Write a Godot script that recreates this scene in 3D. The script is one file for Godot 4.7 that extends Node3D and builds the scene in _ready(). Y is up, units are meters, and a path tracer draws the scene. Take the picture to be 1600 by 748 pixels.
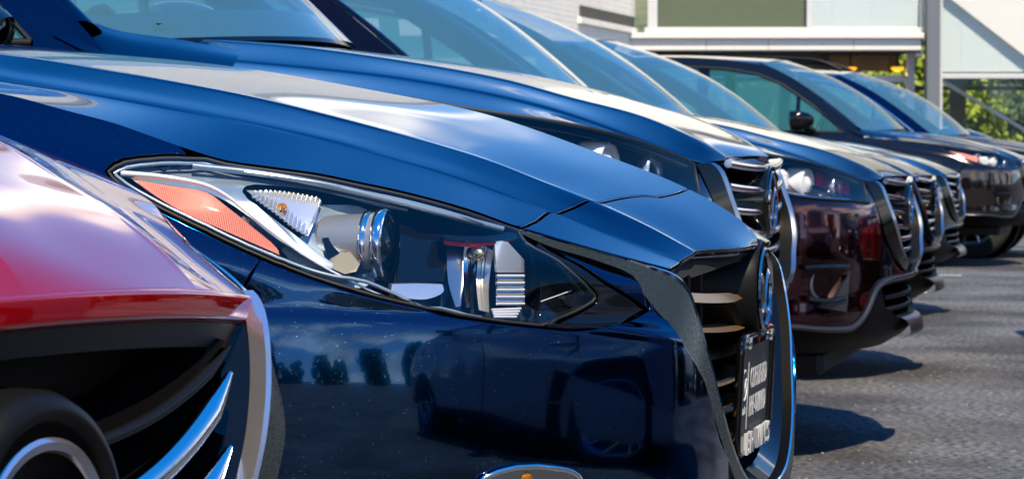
extends Node3D
# A row of parked cars seen across their noses. Cars are built in their own axes: x forward, y up, z to the car's right; the origin lies on the ground below the badge.

var rng := RandomNumberGenerator.new()
var M := {}
var hatch_hood: Surf
var hatch_side: Surf
var suv_hood: Surf
var suv_side: Surf
var wheel_parts := []


func _ready() -> void:
	rng.seed = 7
	setup_view()
	materials()
	ground()
	building()
	woods()
	cars()


func setup_view() -> void:
	var cam := Camera3D.new()
	cam.name = "camera"
	add_child(cam)
	cam.position = Vector3(0, 0.9, 0)
	cam.rotation.x = -atan((374.0 - 233.0) / 4600.0)
	var lens := CameraAttributesPhysical.new()
	lens.frustum_focal_length = 12.0 * 4600.0 / 374.0
	lens.frustum_focus_distance = 3.75
	lens.exposure_aperture = 34.0
	lens.frustum_near = 0.05
	lens.frustum_far = 900.0
	cam.attributes = lens
	cam.fov = rad_to_deg(2.0 * atan(374.0 / 4600.0))
	cam.far = 900.0
	cam.current = true
	var env := Environment.new()
	env.background_mode = Environment.BG_SKY
	env.sky = Sky.new()
	env.sky.sky_material = sky_picture()
	env.sky_rotation = Vector3(0, deg_to_rad(60.0), 0)
	env.tonemap_mode = Environment.TONE_MAPPER_LINEAR
	env.tonemap_exposure = 2.3
	env.ssao_enabled = true
	env.ssil_enabled = true
	env.sdfgi_enabled = true
	var we := WorldEnvironment.new()
	we.name = "environment"
	we.environment = env
	add_child(we)
	var sun := DirectionalLight3D.new()
	sun.name = "sun"
	add_child(sun)
	sun.light_energy = 1.0
	sun.light_color = Color(1.0, 0.93, 0.80)
	sun.light_angular_distance = 1.0
	sun.shadow_enabled = true
	sun.look_at_from_position(Vector3(0.13, 0.82, 0.55) * 50.0, Vector3.ZERO)


func sky_picture() -> PanoramaSkyMaterial:
	var w := 1024
	var h := 512
	var im := Image.create(w, h, false, Image.FORMAT_RGBF)
	var f := FastNoiseLite.new()
	f.noise_type = FastNoiseLite.TYPE_SIMPLEX_SMOOTH
	f.seed = 11
	f.frequency = 1.0
	f.fractal_octaves = 6
	f.fractal_gain = 0.52
	for y in h:
		var el := PI * (0.5 - (y + 0.5) / h)
		for x in w:
			var az := TAU * (x + 0.5) / w
			var d := Vector3(cos(el) * sin(az), sin(el), cos(el) * cos(az))
			var up := maxf(d.y, 0.0)
			var c := Vector3(0.46, 0.76, 1.0).lerp(Vector3(0.003, 0.11, 0.37), pow(1.0 - pow(1.0 - up, 5.0), 0.75))
			if d.y > -0.02:
				# heaped clouds, low over the horizon and thin overhead
				var q := Vector3(d.x, d.y * 2.6, d.z) * 3.1
				var s := f.get_noise_3dv(q)
				var amount := smoothstep(0.16, 0.40, s + 0.30 * (1.0 - smoothstep(0.10, 0.30, d.y)) - 0.9 * smoothstep(0.22, 0.5, d.y))
				var lit := clampf(0.75 + 1.4 * (s - f.get_noise_3dv(q - Vector3(0.09, 0.10, 0.05))), 0.5, 1.15)
				c = c.lerp(Vector3(1.0, 0.95, 0.89) * lit * 1.1, amount * 0.9)
			im.set_pixel(x, y, Color(c.x, c.y, c.z))
	var m := PanoramaSkyMaterial.new()
	m.panorama = ImageTexture.create_from_image(im)
	return m


# ---------------------------------------------------------------- materials
func noise_image(size: int, freq: float, octaves: int, seed_: int, kind := FastNoiseLite.TYPE_SIMPLEX_SMOOTH) -> Image:
	var f := FastNoiseLite.new()
	f.noise_type = kind
	f.seed = seed_
	f.frequency = freq
	f.fractal_octaves = octaves
	return f.get_seamless_image(size, size)


func tinted(im: Image, a: Color, b: Color, contrast := 1.0) -> ImageTexture:
	var o := Image.create(im.get_width(), im.get_height(), false, Image.FORMAT_RGB8)
	for y in im.get_height():
		for x in im.get_width():
			var k := clampf((im.get_pixel(x, y).r - 0.5) * contrast + 0.5, 0.0, 1.0)
			o.set_pixel(x, y, a.lerp(b, k).linear_to_srgb())
	return ImageTexture.create_from_image(o)


func tri_tex(m: StandardMaterial3D, scale: float, world := true) -> void:
	m.uv1_triplanar = true
	m.uv1_world_triplanar = world
	m.uv1_scale = Vector3.ONE * scale


func paint(c: Color, metal := 1.0) -> StandardMaterial3D:
	var m := plain_mat(c, 0.09, metal)
	m.clearcoat_enabled = true
	m.clearcoat = 0.65
	m.clearcoat_roughness = 0.015
	return m


func materials() -> void:
	M.blue = paint(Color(0.004, 0.048, 0.13))
	var speck := Image.create(1024, 1024, false, Image.FORMAT_RGB8)
	for y in 1024:
		for x in 1024:
			var f := rng.randf_range(0.72, 1.28)
			speck.set_pixel(x, y, Color(0.0008 * f, 0.036 * f, 0.106 * f).linear_to_srgb())
	for k in 4500:
		var q := Vector2i(rng.randi() % 1024, rng.randi() % 1024)
		var t := rng.randf()
		speck.set_pixelv(q, Color(0.05, 0.12, 0.22).lerp(Color(0.75, 0.8, 0.85), t * t * t).linear_to_srgb())
		if t > 0.85:
			speck.set_pixelv(Vector2i((q.x + 1) % 1024, q.y), Color(0.3, 0.36, 0.42).linear_to_srgb())
			speck.set_pixelv(Vector2i(q.x, (q.y + 1) % 1024), Color(0.3, 0.36, 0.42).linear_to_srgb())
	M.blue.albedo_color = Color.WHITE
	M.blue.albedo_texture = ImageTexture.create_from_image(speck)
	tri_tex(M.blue, 1.25, false)
	M.red = paint(Color(0.36, 0.001, 0.003), 0.4)
	M.red.clearcoat = 1.0
	M.navy = paint(Color(0.002, 0.030, 0.08))
	M.charcoal = paint(Color(0.045, 0.036, 0.036), 0.9)
	M.maroon = paint(Color(0.050, 0.010, 0.017), 0.95)  # dark body tinted to stand for a red car reflected in it
	M.lamp_inner = plain_mat(Color(0.01, 0.01, 0.012), 0.1)
	M.reflected_red = plain_mat(Color(0.45, 0.01, 0.014), 0.12)  # colour of a reflected red car, painted onto headlight parts
	M.black_paint = paint(Color(0.018, 0.020, 0.026), 0.9)
	M.grey_paint = paint(Color(0.08, 0.08, 0.085), 0.9)
	M.silver_paint = paint(Color(0.45, 0.46, 0.48), 0.6)
	M.white_paint = paint(Color(0.75, 0.75, 0.74), 0.0)
	M.chrome = plain_mat(Color(0.80, 0.80, 0.82), 0.09, 1.0)
	M.dull_chrome = plain_mat(Color(0.022, 0.030, 0.030), 0.16, 0.2)
	var sp := noise_image(256, 0.08, 4, 5)
	M.dull_chrome.roughness_texture = ImageTexture.create_from_image(sp)
	M.dull_chrome.roughness = 0.6
	tri_tex(M.dull_chrome, 9.0, false)
	M.dark_satin = plain_mat(Color(0.060, 0.062, 0.07), 0.3, 0.7)
	M.wing_chrome = plain_mat(Color(0.72, 0.71, 0.78), 0.13, 0.9)
	M.slate = paint(Color(0.42, 0.46, 0.50), 0.35)
	M.badge = plain_mat(Color(0.45, 0.45, 0.47), 0.08, 1.0)
	M.satin = plain_mat(Color(0.42, 0.44, 0.47), 0.28, 1.0)
	M.black = plain_mat(Color(0.005, 0.005, 0.0055), 0.42)
	M.black.metallic_specular = 0.28
	M.matt_black = plain_mat(Color(0.005, 0.005, 0.0055), 0.7)
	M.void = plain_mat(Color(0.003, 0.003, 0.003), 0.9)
	M.gloss_black = plain_mat(Color(0.003, 0.003, 0.0035), 0.06)
	M.slat = plain_mat(Color(0.30, 0.19, 0.085), 0.35, 0.7)  # bronze tint stands for the warm reflection on the bars
	M.gold = plain_mat(Color(0.75, 0.55, 0.28), 0.2, 1.0)
	M.rubber = plain_mat(Color(0.002, 0.002, 0.0022), 0.6)
	M.lens = plain_mat(Color(0.0, 0.0, 0.0), 0.015)
	M.lens.transparency = BaseMaterial3D.TRANSPARENCY_ALPHA
	M.lens.albedo_color.a = 0.02
	M.glass = plain_mat(Color(0.22, 0.60, 0.84), 0.02)  # cyan base stands for bright sky reflected in the windscreens
	M.glass.transparency = BaseMaterial3D.TRANSPARENCY_ALPHA
	M.glass.albedo_color.a = 0.15
	M.pane = plain_mat(Color(0.1, 0.15, 0.15), 0.02)
	M.pane.transparency = BaseMaterial3D.TRANSPARENCY_ALPHA
	M.pane.albedo_color.a = 0.03
	M.pane.metallic_specular = 0.28
	M.side_glass = plain_mat(Color(0.05, 0.22, 0.24), 0.02)
	M.side_glass.transparency = BaseMaterial3D.TRANSPARENCY_ALPHA
	M.side_glass.albedo_color.a = 0.35
	M.housing = plain_mat(Color(0.30, 0.38, 0.46), 0.25, 0.6)
	M.reflector = plain_mat(Color(0.80, 0.81, 0.83), 0.22, 0.85)
	M.housing_dark = plain_mat(Color(0.02, 0.022, 0.026), 0.12, 0.2)
	M.drum = plain_mat(Color(0.26, 0.28, 0.30), 0.3, 0.5)
	M.amber = plain_mat(Color(0.66, 0.20, 0.14), 0.5)
	M.bulb = plain_mat(Color(0.7, 0.26, 0.03), 0.1, 0.6)
	M.guide = plain_mat(Color(0.85, 0.86, 0.88), 0.12, 0.5)
	M.white_plastic = plain_mat(Color(0.7, 0.71, 0.72), 0.3)
	M.plate = plain_mat(Color(0.010, 0.010, 0.011), 0.45)
	M.letter = plain_mat(Color(0.45, 0.46, 0.48), 0.4)
	M.valance = plain_mat(Color(0.003, 0.0028, 0.003), 0.5)
	M.valance.metallic_specular = 0.2
	M.heart = plain_mat(Color(0.62, 0.01, 0.012), 0.25)
	M.tyre = plain_mat(Color(0.016, 0.016, 0.017), 0.85)
	M.rim = plain_mat(Color(0.5, 0.51, 0.53), 0.25, 0.9)
	M.cloth = plain_mat(Color(0.05, 0.05, 0.055), 0.9)
	M.tail = plain_mat(Color(0.35, 0.006, 0.008), 0.1)
	# asphalt: stone chips over broad worn patches
	M.asphalt = plain_mat(Color.WHITE, 0.86)
	var chips := noise_image(1024, 0.16, 3, 21, FastNoiseLite.TYPE_CELLULAR)
	M.asphalt.albedo_texture = tinted(noise_image(1024, 0.035, 6, 3), Color(0.034, 0.035, 0.040), Color(0.185, 0.192, 0.210), 2.2)
	M.asphalt.detail_enabled = true
	M.asphalt.detail_blend_mode = BaseMaterial3D.BLEND_MODE_MUL
	M.asphalt.detail_albedo = tinted(noise_image(512, 0.012, 4, 8), Color(0.36, 0.36, 0.37), Color(1, 1, 1), 2.0)
	M.asphalt.detail_uv_layer = BaseMaterial3D.DETAIL_UV_2
	M.asphalt.heightmap_enabled = true
	M.asphalt.heightmap_texture = ImageTexture.create_from_image(chips)
	M.asphalt.heightmap_scale = 0.6
	M.asphalt.uv2_triplanar = true
	M.asphalt.uv2_world_triplanar = true
	M.asphalt.uv2_scale = Vector3.ONE * 0.13
	tri_tex(M.asphalt, 0.8)
	M.line_paint = plain_mat(Color(0.6, 0.6, 0.58), 0.8)
	M.wall = plain_mat(Color.WHITE, 0.8)
	M.wall.albedo_texture = tinted(noise_image(256, 0.02, 4, 31), Color(0.80, 0.775, 0.72), Color(0.88, 0.86, 0.81), 1.4)
	tri_tex(M.wall, 0.4)
	M.fascia = plain_mat(Color(0.66, 0.66, 0.65), 0.6)
	M.frame = plain_mat(Color(0.52, 0.53, 0.56), 0.45)
	M.post = plain_mat(Color(0.13, 0.145, 0.175), 0.5)
	M.olive = plain_mat(Color(0.13, 0.15, 0.075), 0.85)
	M.blind = plain_mat(Color(0.62, 0.71, 0.73), 0.6)
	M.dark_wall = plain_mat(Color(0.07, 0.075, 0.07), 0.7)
	M.pale_floor = plain_mat(Color(0.4, 0.4, 0.38), 0.7)
	M.sunlit_panel = plain_mat(Color(0.86, 0.86, 0.85), 0.7)  # white sheet that stands for sunlight on the glazing
	M.sunlit_panel.backlight_enabled = true
	M.sunlit_panel.backlight = Color(0.95, 0.95, 0.95)
	M.bark = plain_mat(Color(0.07, 0.05, 0.035), 0.9)
	M.leaf = plain_mat(Color(0.10, 0.16, 0.03), 0.65)
	M.leaf.backlight_enabled = true
	M.leaf.backlight = Color(0.25, 0.4, 0.05)
	M.leaf.vertex_color_use_as_albedo = true
	M.leaf.albedo_color = Color.WHITE
	M.hill = plain_mat(Color.WHITE, 0.9)
	M.hill.albedo_texture = tinted(noise_image(256, 0.03, 5, 77), Color(0.04, 0.07, 0.025), Color(0.16, 0.17, 0.09), 1.8)
	tri_tex(M.hill, 0.05)


# ---------------------------------------------------------------- the lot
func ground() -> void:
	var mb := MB.new()
	mb.flat(Vector3(-400, 0, 300), Vector3(400, 0, 300), Vector3(400, 0, -500), Vector3(-400, 0, -500), Vector3.UP)
	tag(put("asphalt_ground", mb, M.asphalt, self), "worn grey asphalt of the parking lot", "", "", "structure")
	grit()
	var turn := deg_to_rad(-13.0)
	var row := [Vector3(-0.35, 0, -2.75), Vector3(0.1, 0, -5.3), Vector3(0.45, 0, -7.75), Vector3(0.95, 0, -10.5), Vector3(1.6, 0, -14.1), Vector3(2.7, 0, -18.4), Vector3(3.3, 0, -20.9)]
	var lines := MB.new()
	for q in row:
		var t := Transform3D(Basis(Vector3.UP, turn), q)
		lines.flat(t * Vector3(-5.0, 0.004, -0.05), t * Vector3(-0.1, 0.004, -0.05), t * Vector3(-0.1, 0.004, 0.05), t * Vector3(-5.0, 0.004, 0.05), Vector3.UP)
	tag(put("bay_markings", lines, M.line_paint, self), "white painted lines between the parking bays", "", "", "structure")


func grit() -> void:
	var pebble := MB.new().lathe(Vector3.ZERO, Vector3.UP, PackedVector2Array([Vector2(0, -0.5), Vector2(0.9, -0.2), Vector2(0.75, 0.4), Vector2(0, 0.6)]), 6).mesh()
	var mm := MultiMesh.new()
	mm.transform_format = MultiMesh.TRANSFORM_3D
	mm.use_colors = true
	mm.mesh = pebble
	mm.instance_count = 9000
	for k in mm.instance_count:
		var z := -3.0 - 22.0 * pow(rng.randf(), 0.8)
		var x := 0.174 * -z * rng.randf_range(0.35, 1.25)
		var s := 0.0016 + 0.0045 * pow(rng.randf(), 3.0)
		mm.set_instance_transform(k, Transform3D(Basis(Vector3.UP, rng.randf() * TAU).scaled(Vector3(s, s * 0.6, s * rng.randf_range(0.6, 1.0))), Vector3(x, s * 0.2, z)))
		var c := lerpf(0.02, 0.32, pow(rng.randf(), 1.6))
		mm.set_instance_color(k, Color(c, c * 0.98, c * 0.95))
	var o := MultiMeshInstance3D.new()
	o.name = "loose_grit"
	o.multimesh = mm
	var m := plain_mat(Color.WHITE, 0.85)
	m.vertex_color_use_as_albedo = true
	o.material_override = m
	add_child(o, true)
	tag(o, "loose grit scattered over the asphalt in front of the cars", "grit", "", "stuff")


func bx(mb: MB, lo: Vector3, hi: Vector3, bev := 0.0) -> MB:
	return mb.box(Transform3D(Basis.IDENTITY, (lo + hi) * 0.5), (hi - lo).abs(), bev)


func blind(w: Node3D, x0: float, x1: float, y0: float, y1: float, z: float, mat: Material, called: String) -> void:
	var mb := MB.new()
	var k := int((y1 - y0) / 0.036)
	for i in k:
		var y := y0 + 0.036 * i
		mb.flat(Vector3(x0, y, z + 0.014), Vector3(x1, y, z + 0.014), Vector3(x1, y + 0.037, z - 0.012), Vector3(x0, y + 0.037, z - 0.012), Vector3(0, 0.3, 1))
	for c in int((x1 - x0) / 0.6):
		bx(mb, Vector3(x0 + 0.3 + 0.6 * c, y0, z + 0.015), Vector3(x0 + 0.306 + 0.6 * c, y1, z + 0.018))
	put(called, mb, mat, w).set_meta("kind", "stuff")


func building() -> void:
	var z := -45.0
	# glazed pavilion: upper storey on a white fascia, a covered way below, tall glazing on the right
	var b := base("glazed_building", Vector3(0, 0, z))
	tag(b, "white showroom building with window blinds and a pale fascia behind the parked cars", "building")
	var x_left := 2.02
	var x_mid := 6.29
	var right := 16.0
	put("upper_wall", bx(MB.new(), Vector3(x_left, 3.6, -0.25), Vector3(x_mid, 9.6, -0.05), 0.01), M.wall, b)
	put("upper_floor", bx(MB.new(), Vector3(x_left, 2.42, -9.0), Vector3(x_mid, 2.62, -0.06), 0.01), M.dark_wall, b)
	put("roof", bx(MB.new(), Vector3(x_left - 0.6, 9.6, -9.0), Vector3(right + 0.3, 9.95, 0.35), 0.02), M.fascia, b)
	put("fascia", bx(MB.new(), Vector3(x_left - 0.7, 2.40, -0.04), Vector3(x_mid - 0.05, 2.575, 0.16), 0.012), M.fascia, b)
	put("fascia_ledge", bx(MB.new(), Vector3(x_left - 0.7, 2.578, -0.04), Vector3(x_mid - 0.02, 2.665, 0.24), 0.012), M.fascia, b)
	put("fascia_ledge", bx(MB.new(), Vector3(x_left, 2.668, -0.04), Vector3(x_mid - 0.04, 2.755, 0.10), 0.01), M.frame, b)
	put("fascia_joint", bx(MB.new(), Vector3(x_left + 0.93, 2.40, 0.16), Vector3(x_left + 0.945, 2.572, 0.163)), plain_mat(Color(0.45, 0.36, 0.2), 0.8), b)
	for x in [3.9, 5.2]:
		put("fascia_joint", bx(MB.new(), Vector3(x, 2.40, 0.16), Vector3(x + 0.012, 2.572, 0.163)), plain_mat(Color(0.40, 0.36, 0.28), 0.8), b)
	put("gutter_bracket", bx(MB.new(), Vector3(x_mid - 0.14, 2.30, -0.02), Vector3(x_mid - 0.03, 2.56, 0.12), 0.01), M.post, b)
	put("conduit", MB.new().tube(PackedVector3Array([Vector3(x_left + 0.8, 2.385, 0.1), Vector3(x_mid - 0.2, 2.385, 0.1)]), 0.012, 6), M.dark_wall, b)
	for s in [[x_left + 0.05, x_left + 0.20], [4.50, 4.59], [x_mid - 0.05, x_mid - 0.01]]:
		put("mullion", bx(MB.new(), Vector3(s[0], 2.757, -0.05), Vector3(s[1], 3.6, 0.06), 0.008), M.frame, b)
	for s in [[x_left + 0.202, 4.498, M.olive, "olive_blind"], [4.592, x_mid - 0.052, M.blind, "white_blind"]]:
		var win := MeshInstance3D.new()
		var pane := put("window", bx(MB.new(), Vector3(s[0], 2.757, -0.02), Vector3(s[1], 3.6, -0.012)), M.pane, b)
		win.free()
		blind(pane, s[0] + 0.01, s[1] - 0.01, 2.765, 3.59, -0.09, s[2], s[3])
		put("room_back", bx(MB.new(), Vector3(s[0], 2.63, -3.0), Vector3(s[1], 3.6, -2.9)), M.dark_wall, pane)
	# covered way below the fascia
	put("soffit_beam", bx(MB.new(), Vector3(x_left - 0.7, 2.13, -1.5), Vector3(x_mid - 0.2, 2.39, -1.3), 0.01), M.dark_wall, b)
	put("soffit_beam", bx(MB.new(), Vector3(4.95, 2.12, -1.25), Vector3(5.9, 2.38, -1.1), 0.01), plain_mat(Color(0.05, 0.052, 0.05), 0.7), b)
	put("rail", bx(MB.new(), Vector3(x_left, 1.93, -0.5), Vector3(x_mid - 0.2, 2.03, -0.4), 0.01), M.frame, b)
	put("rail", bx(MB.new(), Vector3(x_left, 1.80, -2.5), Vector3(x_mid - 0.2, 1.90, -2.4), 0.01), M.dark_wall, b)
	put("door_post", bx(MB.new(), Vector3(x_mid - 0.2, 0.0, -0.5), Vector3(x_mid - 0.08, 2.39, -0.38), 0.01), M.frame, b)
	put("low_wall", bx(MB.new(), Vector3(x_left, 0.0, -2.6), Vector3(x_mid - 0.9, 1.3, -2.4), 0.01), M.wall, b)
	put("pillar", bx(MB.new(), Vector3(x_left, 0.0, -0.4), Vector3(x_left + 0.2, 2.39, -0.2), 0.01), M.frame, b)
	# grey post
	put("post", bx(MB.new(), Vector3(x_mid + 0.01, 0.0, 0.02), Vector3(x_mid + 0.215, 9.6, 0.3), 0.012), M.post, b)
	put("post_edge", bx(MB.new(), Vector3(x_mid + 0.22, 0.0, 0.0), Vector3(x_mid + 0.265, 9.6, 0.2), 0.008), M.frame, b)
	# right bay
	for k in 3:
		var a := x_mid + 0.27 + 3.1 * k
		var c := minf(a + 3.1, right)
		var pane := put("window", bx(MB.new(), Vector3(a, 2.06, 0.0), Vector3(c - 0.06, 9.6, 0.008)), M.pane, b)
		blind(pane, a + 0.01, c - 0.08, 2.09, 4.4, -0.09, M.blind, "white_blind")
		put("window", bx(MB.new(), Vector3(a, 0.1, 0.0), Vector3(c - 0.06, 1.97, 0.008)), M.pane, b)
		put("mullion", bx(MB.new(), Vector3(c - 0.058, 0.0, -0.05), Vector3(c - 0.002, 9.6, 0.05), 0.006), M.frame, b)
	put("transom", bx(MB.new(), Vector3(x_mid + 0.27, 1.975, -0.04), Vector3(right, 2.055, 0.06), 0.008), M.frame, b)
	put("blind_backing", bx(MB.new(), Vector3(x_mid + 0.27, 2.0, -0.4), Vector3(right, 9.6, -0.35)), M.pale_floor, b)
	put("column", bx(MB.new(), Vector3(7.16, 0.0, -3.2), Vector3(7.40, 2.4, -2.95), 0.01), M.dark_wall, b)
	put("dark_beam", bx(MB.new(), Vector3(x_mid + 0.3, 1.86, -3.2), Vector3(right, 1.93, -3.1), 0.01), M.dark_wall, b)
	put("brace", MB.new().tube(PackedVector3Array([Vector3(6.70, 1.97, -0.9), Vector3(8.3, 1.02, -0.9)]), 0.03, 8), M.frame, b)
	var sun_panel := base("added_sunlit_panel", Vector3(0, 0, -44.92))  # added panel in the shape of the slanting sunlit patch on the blinds
	tag(sun_panel, "white panel added for the sunlit triangle on the blinds at the top right", "sunlit_panel")
	put("sunlit_sheet", MB.new().plate(PackedVector3Array([Vector3(9.0, 1.43, 0), Vector3(9.0, 3.75, -0.05), Vector3(5.97, 3.75, -0.05)]), Vector3(0, 0, -0.06)), M.sunlit_panel, sun_panel)
	# lit ceiling lamps under the covered way
	for x in [5.26, 5.99]:
		var lamp := base("ceiling_lamp", Vector3(x, 2.15, z - 0.75))
		tag(lamp, "small amber ceiling lamp under the white fascia, " + ("nearer the grey post" if x > 5.5 else "farther from the grey post"), "lamp", "amber lamps under the fascia")
		var glow := plain_mat(Color(1.0, 0.6, 0.05), 0.4)
		glow.emission_enabled = true
		glow.emission = Color(1.0, 0.62, 0.08)
		glow.emission_energy_multiplier = 0.8
		put("lamp_bowl", MB.new().lathe(Vector3.ZERO, Vector3.UP, PackedVector2Array([Vector2(0, -0.04), Vector2(0.07, -0.03), Vector2(0.10, 0.0), Vector2(0.09, 0.02), Vector2(0, 0.02)]), 16, true), glow, lamp)
		put("lamp_stem", MB.new().tube(PackedVector3Array([Vector3(0, 0.03, 0), Vector3(0, 0.24, 0)]), 0.015, 8), M.black, lamp)
		var li := OmniLight3D.new()
		li.name = "lamp_light"
		lamp.add_child(li)
		li.position = Vector3(0, -0.09, 0)
		li.light_energy = 0.03
		li.light_color = Color(1.0, 0.7, 0.3)
		li.omni_range = 12.0
		li.shadow_enabled = true
	# white painted wing that comes forward on the left
	var a := Vector3(1.90, 0, -45.3)
	var dir := Vector3(-0.235, 0, 0.972)
	var wing := base("painted_wall", a, atan2(-dir.z, dir.x))
	tag(wing, "white painted brick wall with a dark slot, left of the olive window", "wall")
	put("wall_face", bx(MB.new(), Vector3(0, 0, 0.0), Vector3(30, 7.8, 0.3), 0.02), M.wall, wing)
	for k in 40:
		put("brick_course", bx(MB.new(), Vector3(0.05, 1.9 + 0.075 * k, -0.006), Vector3(29.9, 1.9 + 0.075 * k + 0.066, 0.004), 0.003), M.wall, wing)
	put("slot", bx(MB.new(), Vector3(0.2, 2.76, -0.03), Vector3(4.1, 2.92, 0.05), 0.004), M.dark_wall, wing)
	put("slot_sill", bx(MB.new(), Vector3(0.1, 2.66, -0.06), Vector3(4.2, 2.745, 0.05), 0.004), M.wall, wing)
	put("parapet", bx(MB.new(), Vector3(-0.1, 7.8, -0.15), Vector3(30.2, 8.1, 0.4), 0.03), M.fascia, wing)


func leaf_cloud(mb: MB, col: PackedColorArray, at: Vector3, size: Vector3, count: int, leaf: float, tint: Color) -> void:
	for k in count:
		var d := Vector3(rng.randfn(), rng.randfn(), rng.randfn()).normalized() * pow(rng.randf(), 0.4)
		var p := at + d * size
		var a := Vector3(rng.randfn(), rng.randfn(), rng.randfn()).normalized()
		var c := a.cross(Vector3(rng.randfn(), rng.randfn(), rng.randfn())).normalized()
		var s := leaf * rng.randf_range(0.6, 1.3)
		var n := a.cross(c)
		mb.tri(p - a * s, p + c * s * 0.6, p + a * s, n, n, n)
		mb.tri(p - a * s, p + a * s, p - c * s * 0.6, n, n, n)
		var t := tint * rng.randf_range(0.65, 1.35)
		for q in 6:
			col.append(Color(t.r, t.g, t.b))


func tree_meshes(seed_: int, tall: float, tint: Color, leaf := 0.16) -> Array:
	rng.seed = seed_
	var trunk := MB.new()
	var crown := MB.new()
	var col := PackedColorArray()
	trunk.tube(PackedVector3Array([Vector3.ZERO, Vector3(0.05, tall * 0.2, 0.02), Vector3(-0.05, tall * 0.45, 0.1), Vector3(0.02, tall * 0.8, 0)]), [0.22 * tall / 8.0, 0.16 * tall / 8.0, 0.11 * tall / 8.0, 0.03], 8)
	for k in 16:
		var a := TAU * k * 0.382
		var y := tall * rng.randf_range(0.3, 0.92)
		var r := tall * 0.27 * sin(PI * clampf((y / tall - 0.12) / 0.95, 0.1, 0.95)) * rng.randf_range(0.6, 1.1)
		var p := Vector3(cos(a) * r, y, sin(a) * r)
		trunk.tube(PackedVector3Array([Vector3(0, y * 0.62, 0), p * 0.6 + Vector3(0, y * 0.33, 0), p]), [0.06 * tall / 8.0, 0.035 * tall / 8.0, 0.012], 6)
		leaf_cloud(crown, col, p, Vector3(1, 0.75, 1) * tall * 0.13 * rng.randf_range(0.75, 1.3), 420, leaf, tint * rng.randf_range(0.75, 1.25))
	var m := crown.mesh()
	var arr := m.surface_get_arrays(0)
	arr[Mesh.ARRAY_COLOR] = col.slice(0, arr[Mesh.ARRAY_VERTEX].size())
	var cm := ArrayMesh.new()
	cm.add_surface_from_arrays(Mesh.PRIMITIVE_TRIANGLES, arr)
	return [trunk.mesh(), cm]


func plant_tree(kind: Array, at: Vector3, size: float, label: String, group: String) -> void:
	var t := base("broadleaf_tree", at, rng.randf() * TAU)
	t.scale = Vector3.ONE * size
	for k in 2:
		var o := MeshInstance3D.new()
		o.name = ["trunk", "crown"][k]
		o.mesh = kind[k]
		o.material_override = [M.bark, M.leaf][k]
		t.add_child(o)
	tag(t, label, "tree", group)


func woods() -> void:
	var kinds := [tree_meshes(41, 8.0, Color(0.09, 0.15, 0.02)), tree_meshes(42, 8.0, Color(0.24, 0.31, 0.03)), tree_meshes(43, 8.0, Color(0.05, 0.10, 0.025))]
	# beyond the building, seen through the covered way and the glazing
	for k in 9:
		plant_tree(kinds[[1, 1, 0, 1, 0, 2, 0, 2, 1][k]], Vector3(3.0 + 1.9 * k, -1.5, -61.0 - 3.0 * (k % 3)), 0.62, ["first", "second", "third", "fourth", "fifth", "sixth", "seventh", "eighth", "ninth"][k] + " tree from the left seen through the openings of the white building", "trees seen through the building")
	var hill := MB.new()
	var g := []
	var f := FastNoiseLite.new()
	f.seed = 4
	f.frequency = 0.02
	for i in 40:
		var line := PackedVector3Array()
		for j in 14:
			var x := -60.0 + 6.0 * i
			var k := j / 13.0
			line.append(Vector3(x, -0.5 + 16.0 * pow(k, 1.3) * (1.0 + 0.5 * f.get_noise_2d(x * 1.7, k * 60.0)), -95.0 - 70.0 * k))
		g.append(line)
	hill.grid(g, false, false, Vector3.UP)
	tag(put("wooded_hill", hill, M.hill, self), "low wooded hill beyond the building", "", "", "structure")
	# behind the camera and down the aisle: what the paint and the lamps mirror
	for k in 26:
		plant_tree(kinds[k % 3], Vector3(-58.0 + 4.3 * k, -2.6, 62.0 + 6.0 * sin(k * 2.1)), rng.randf_range(0.8, 1.15), "tree along the street across from the lot", "trees along the street across from the lot")
	for k in 8:
		plant_tree(kinds[(k + 1) % 3], Vector3(50.0 + 4.0 * (k % 2), -2.4, 30.0 - 10.0 * k), rng.randf_range(0.8, 1.1), "tree beyond the opposite row of cars", "trees beyond the opposite row of cars")

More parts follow.
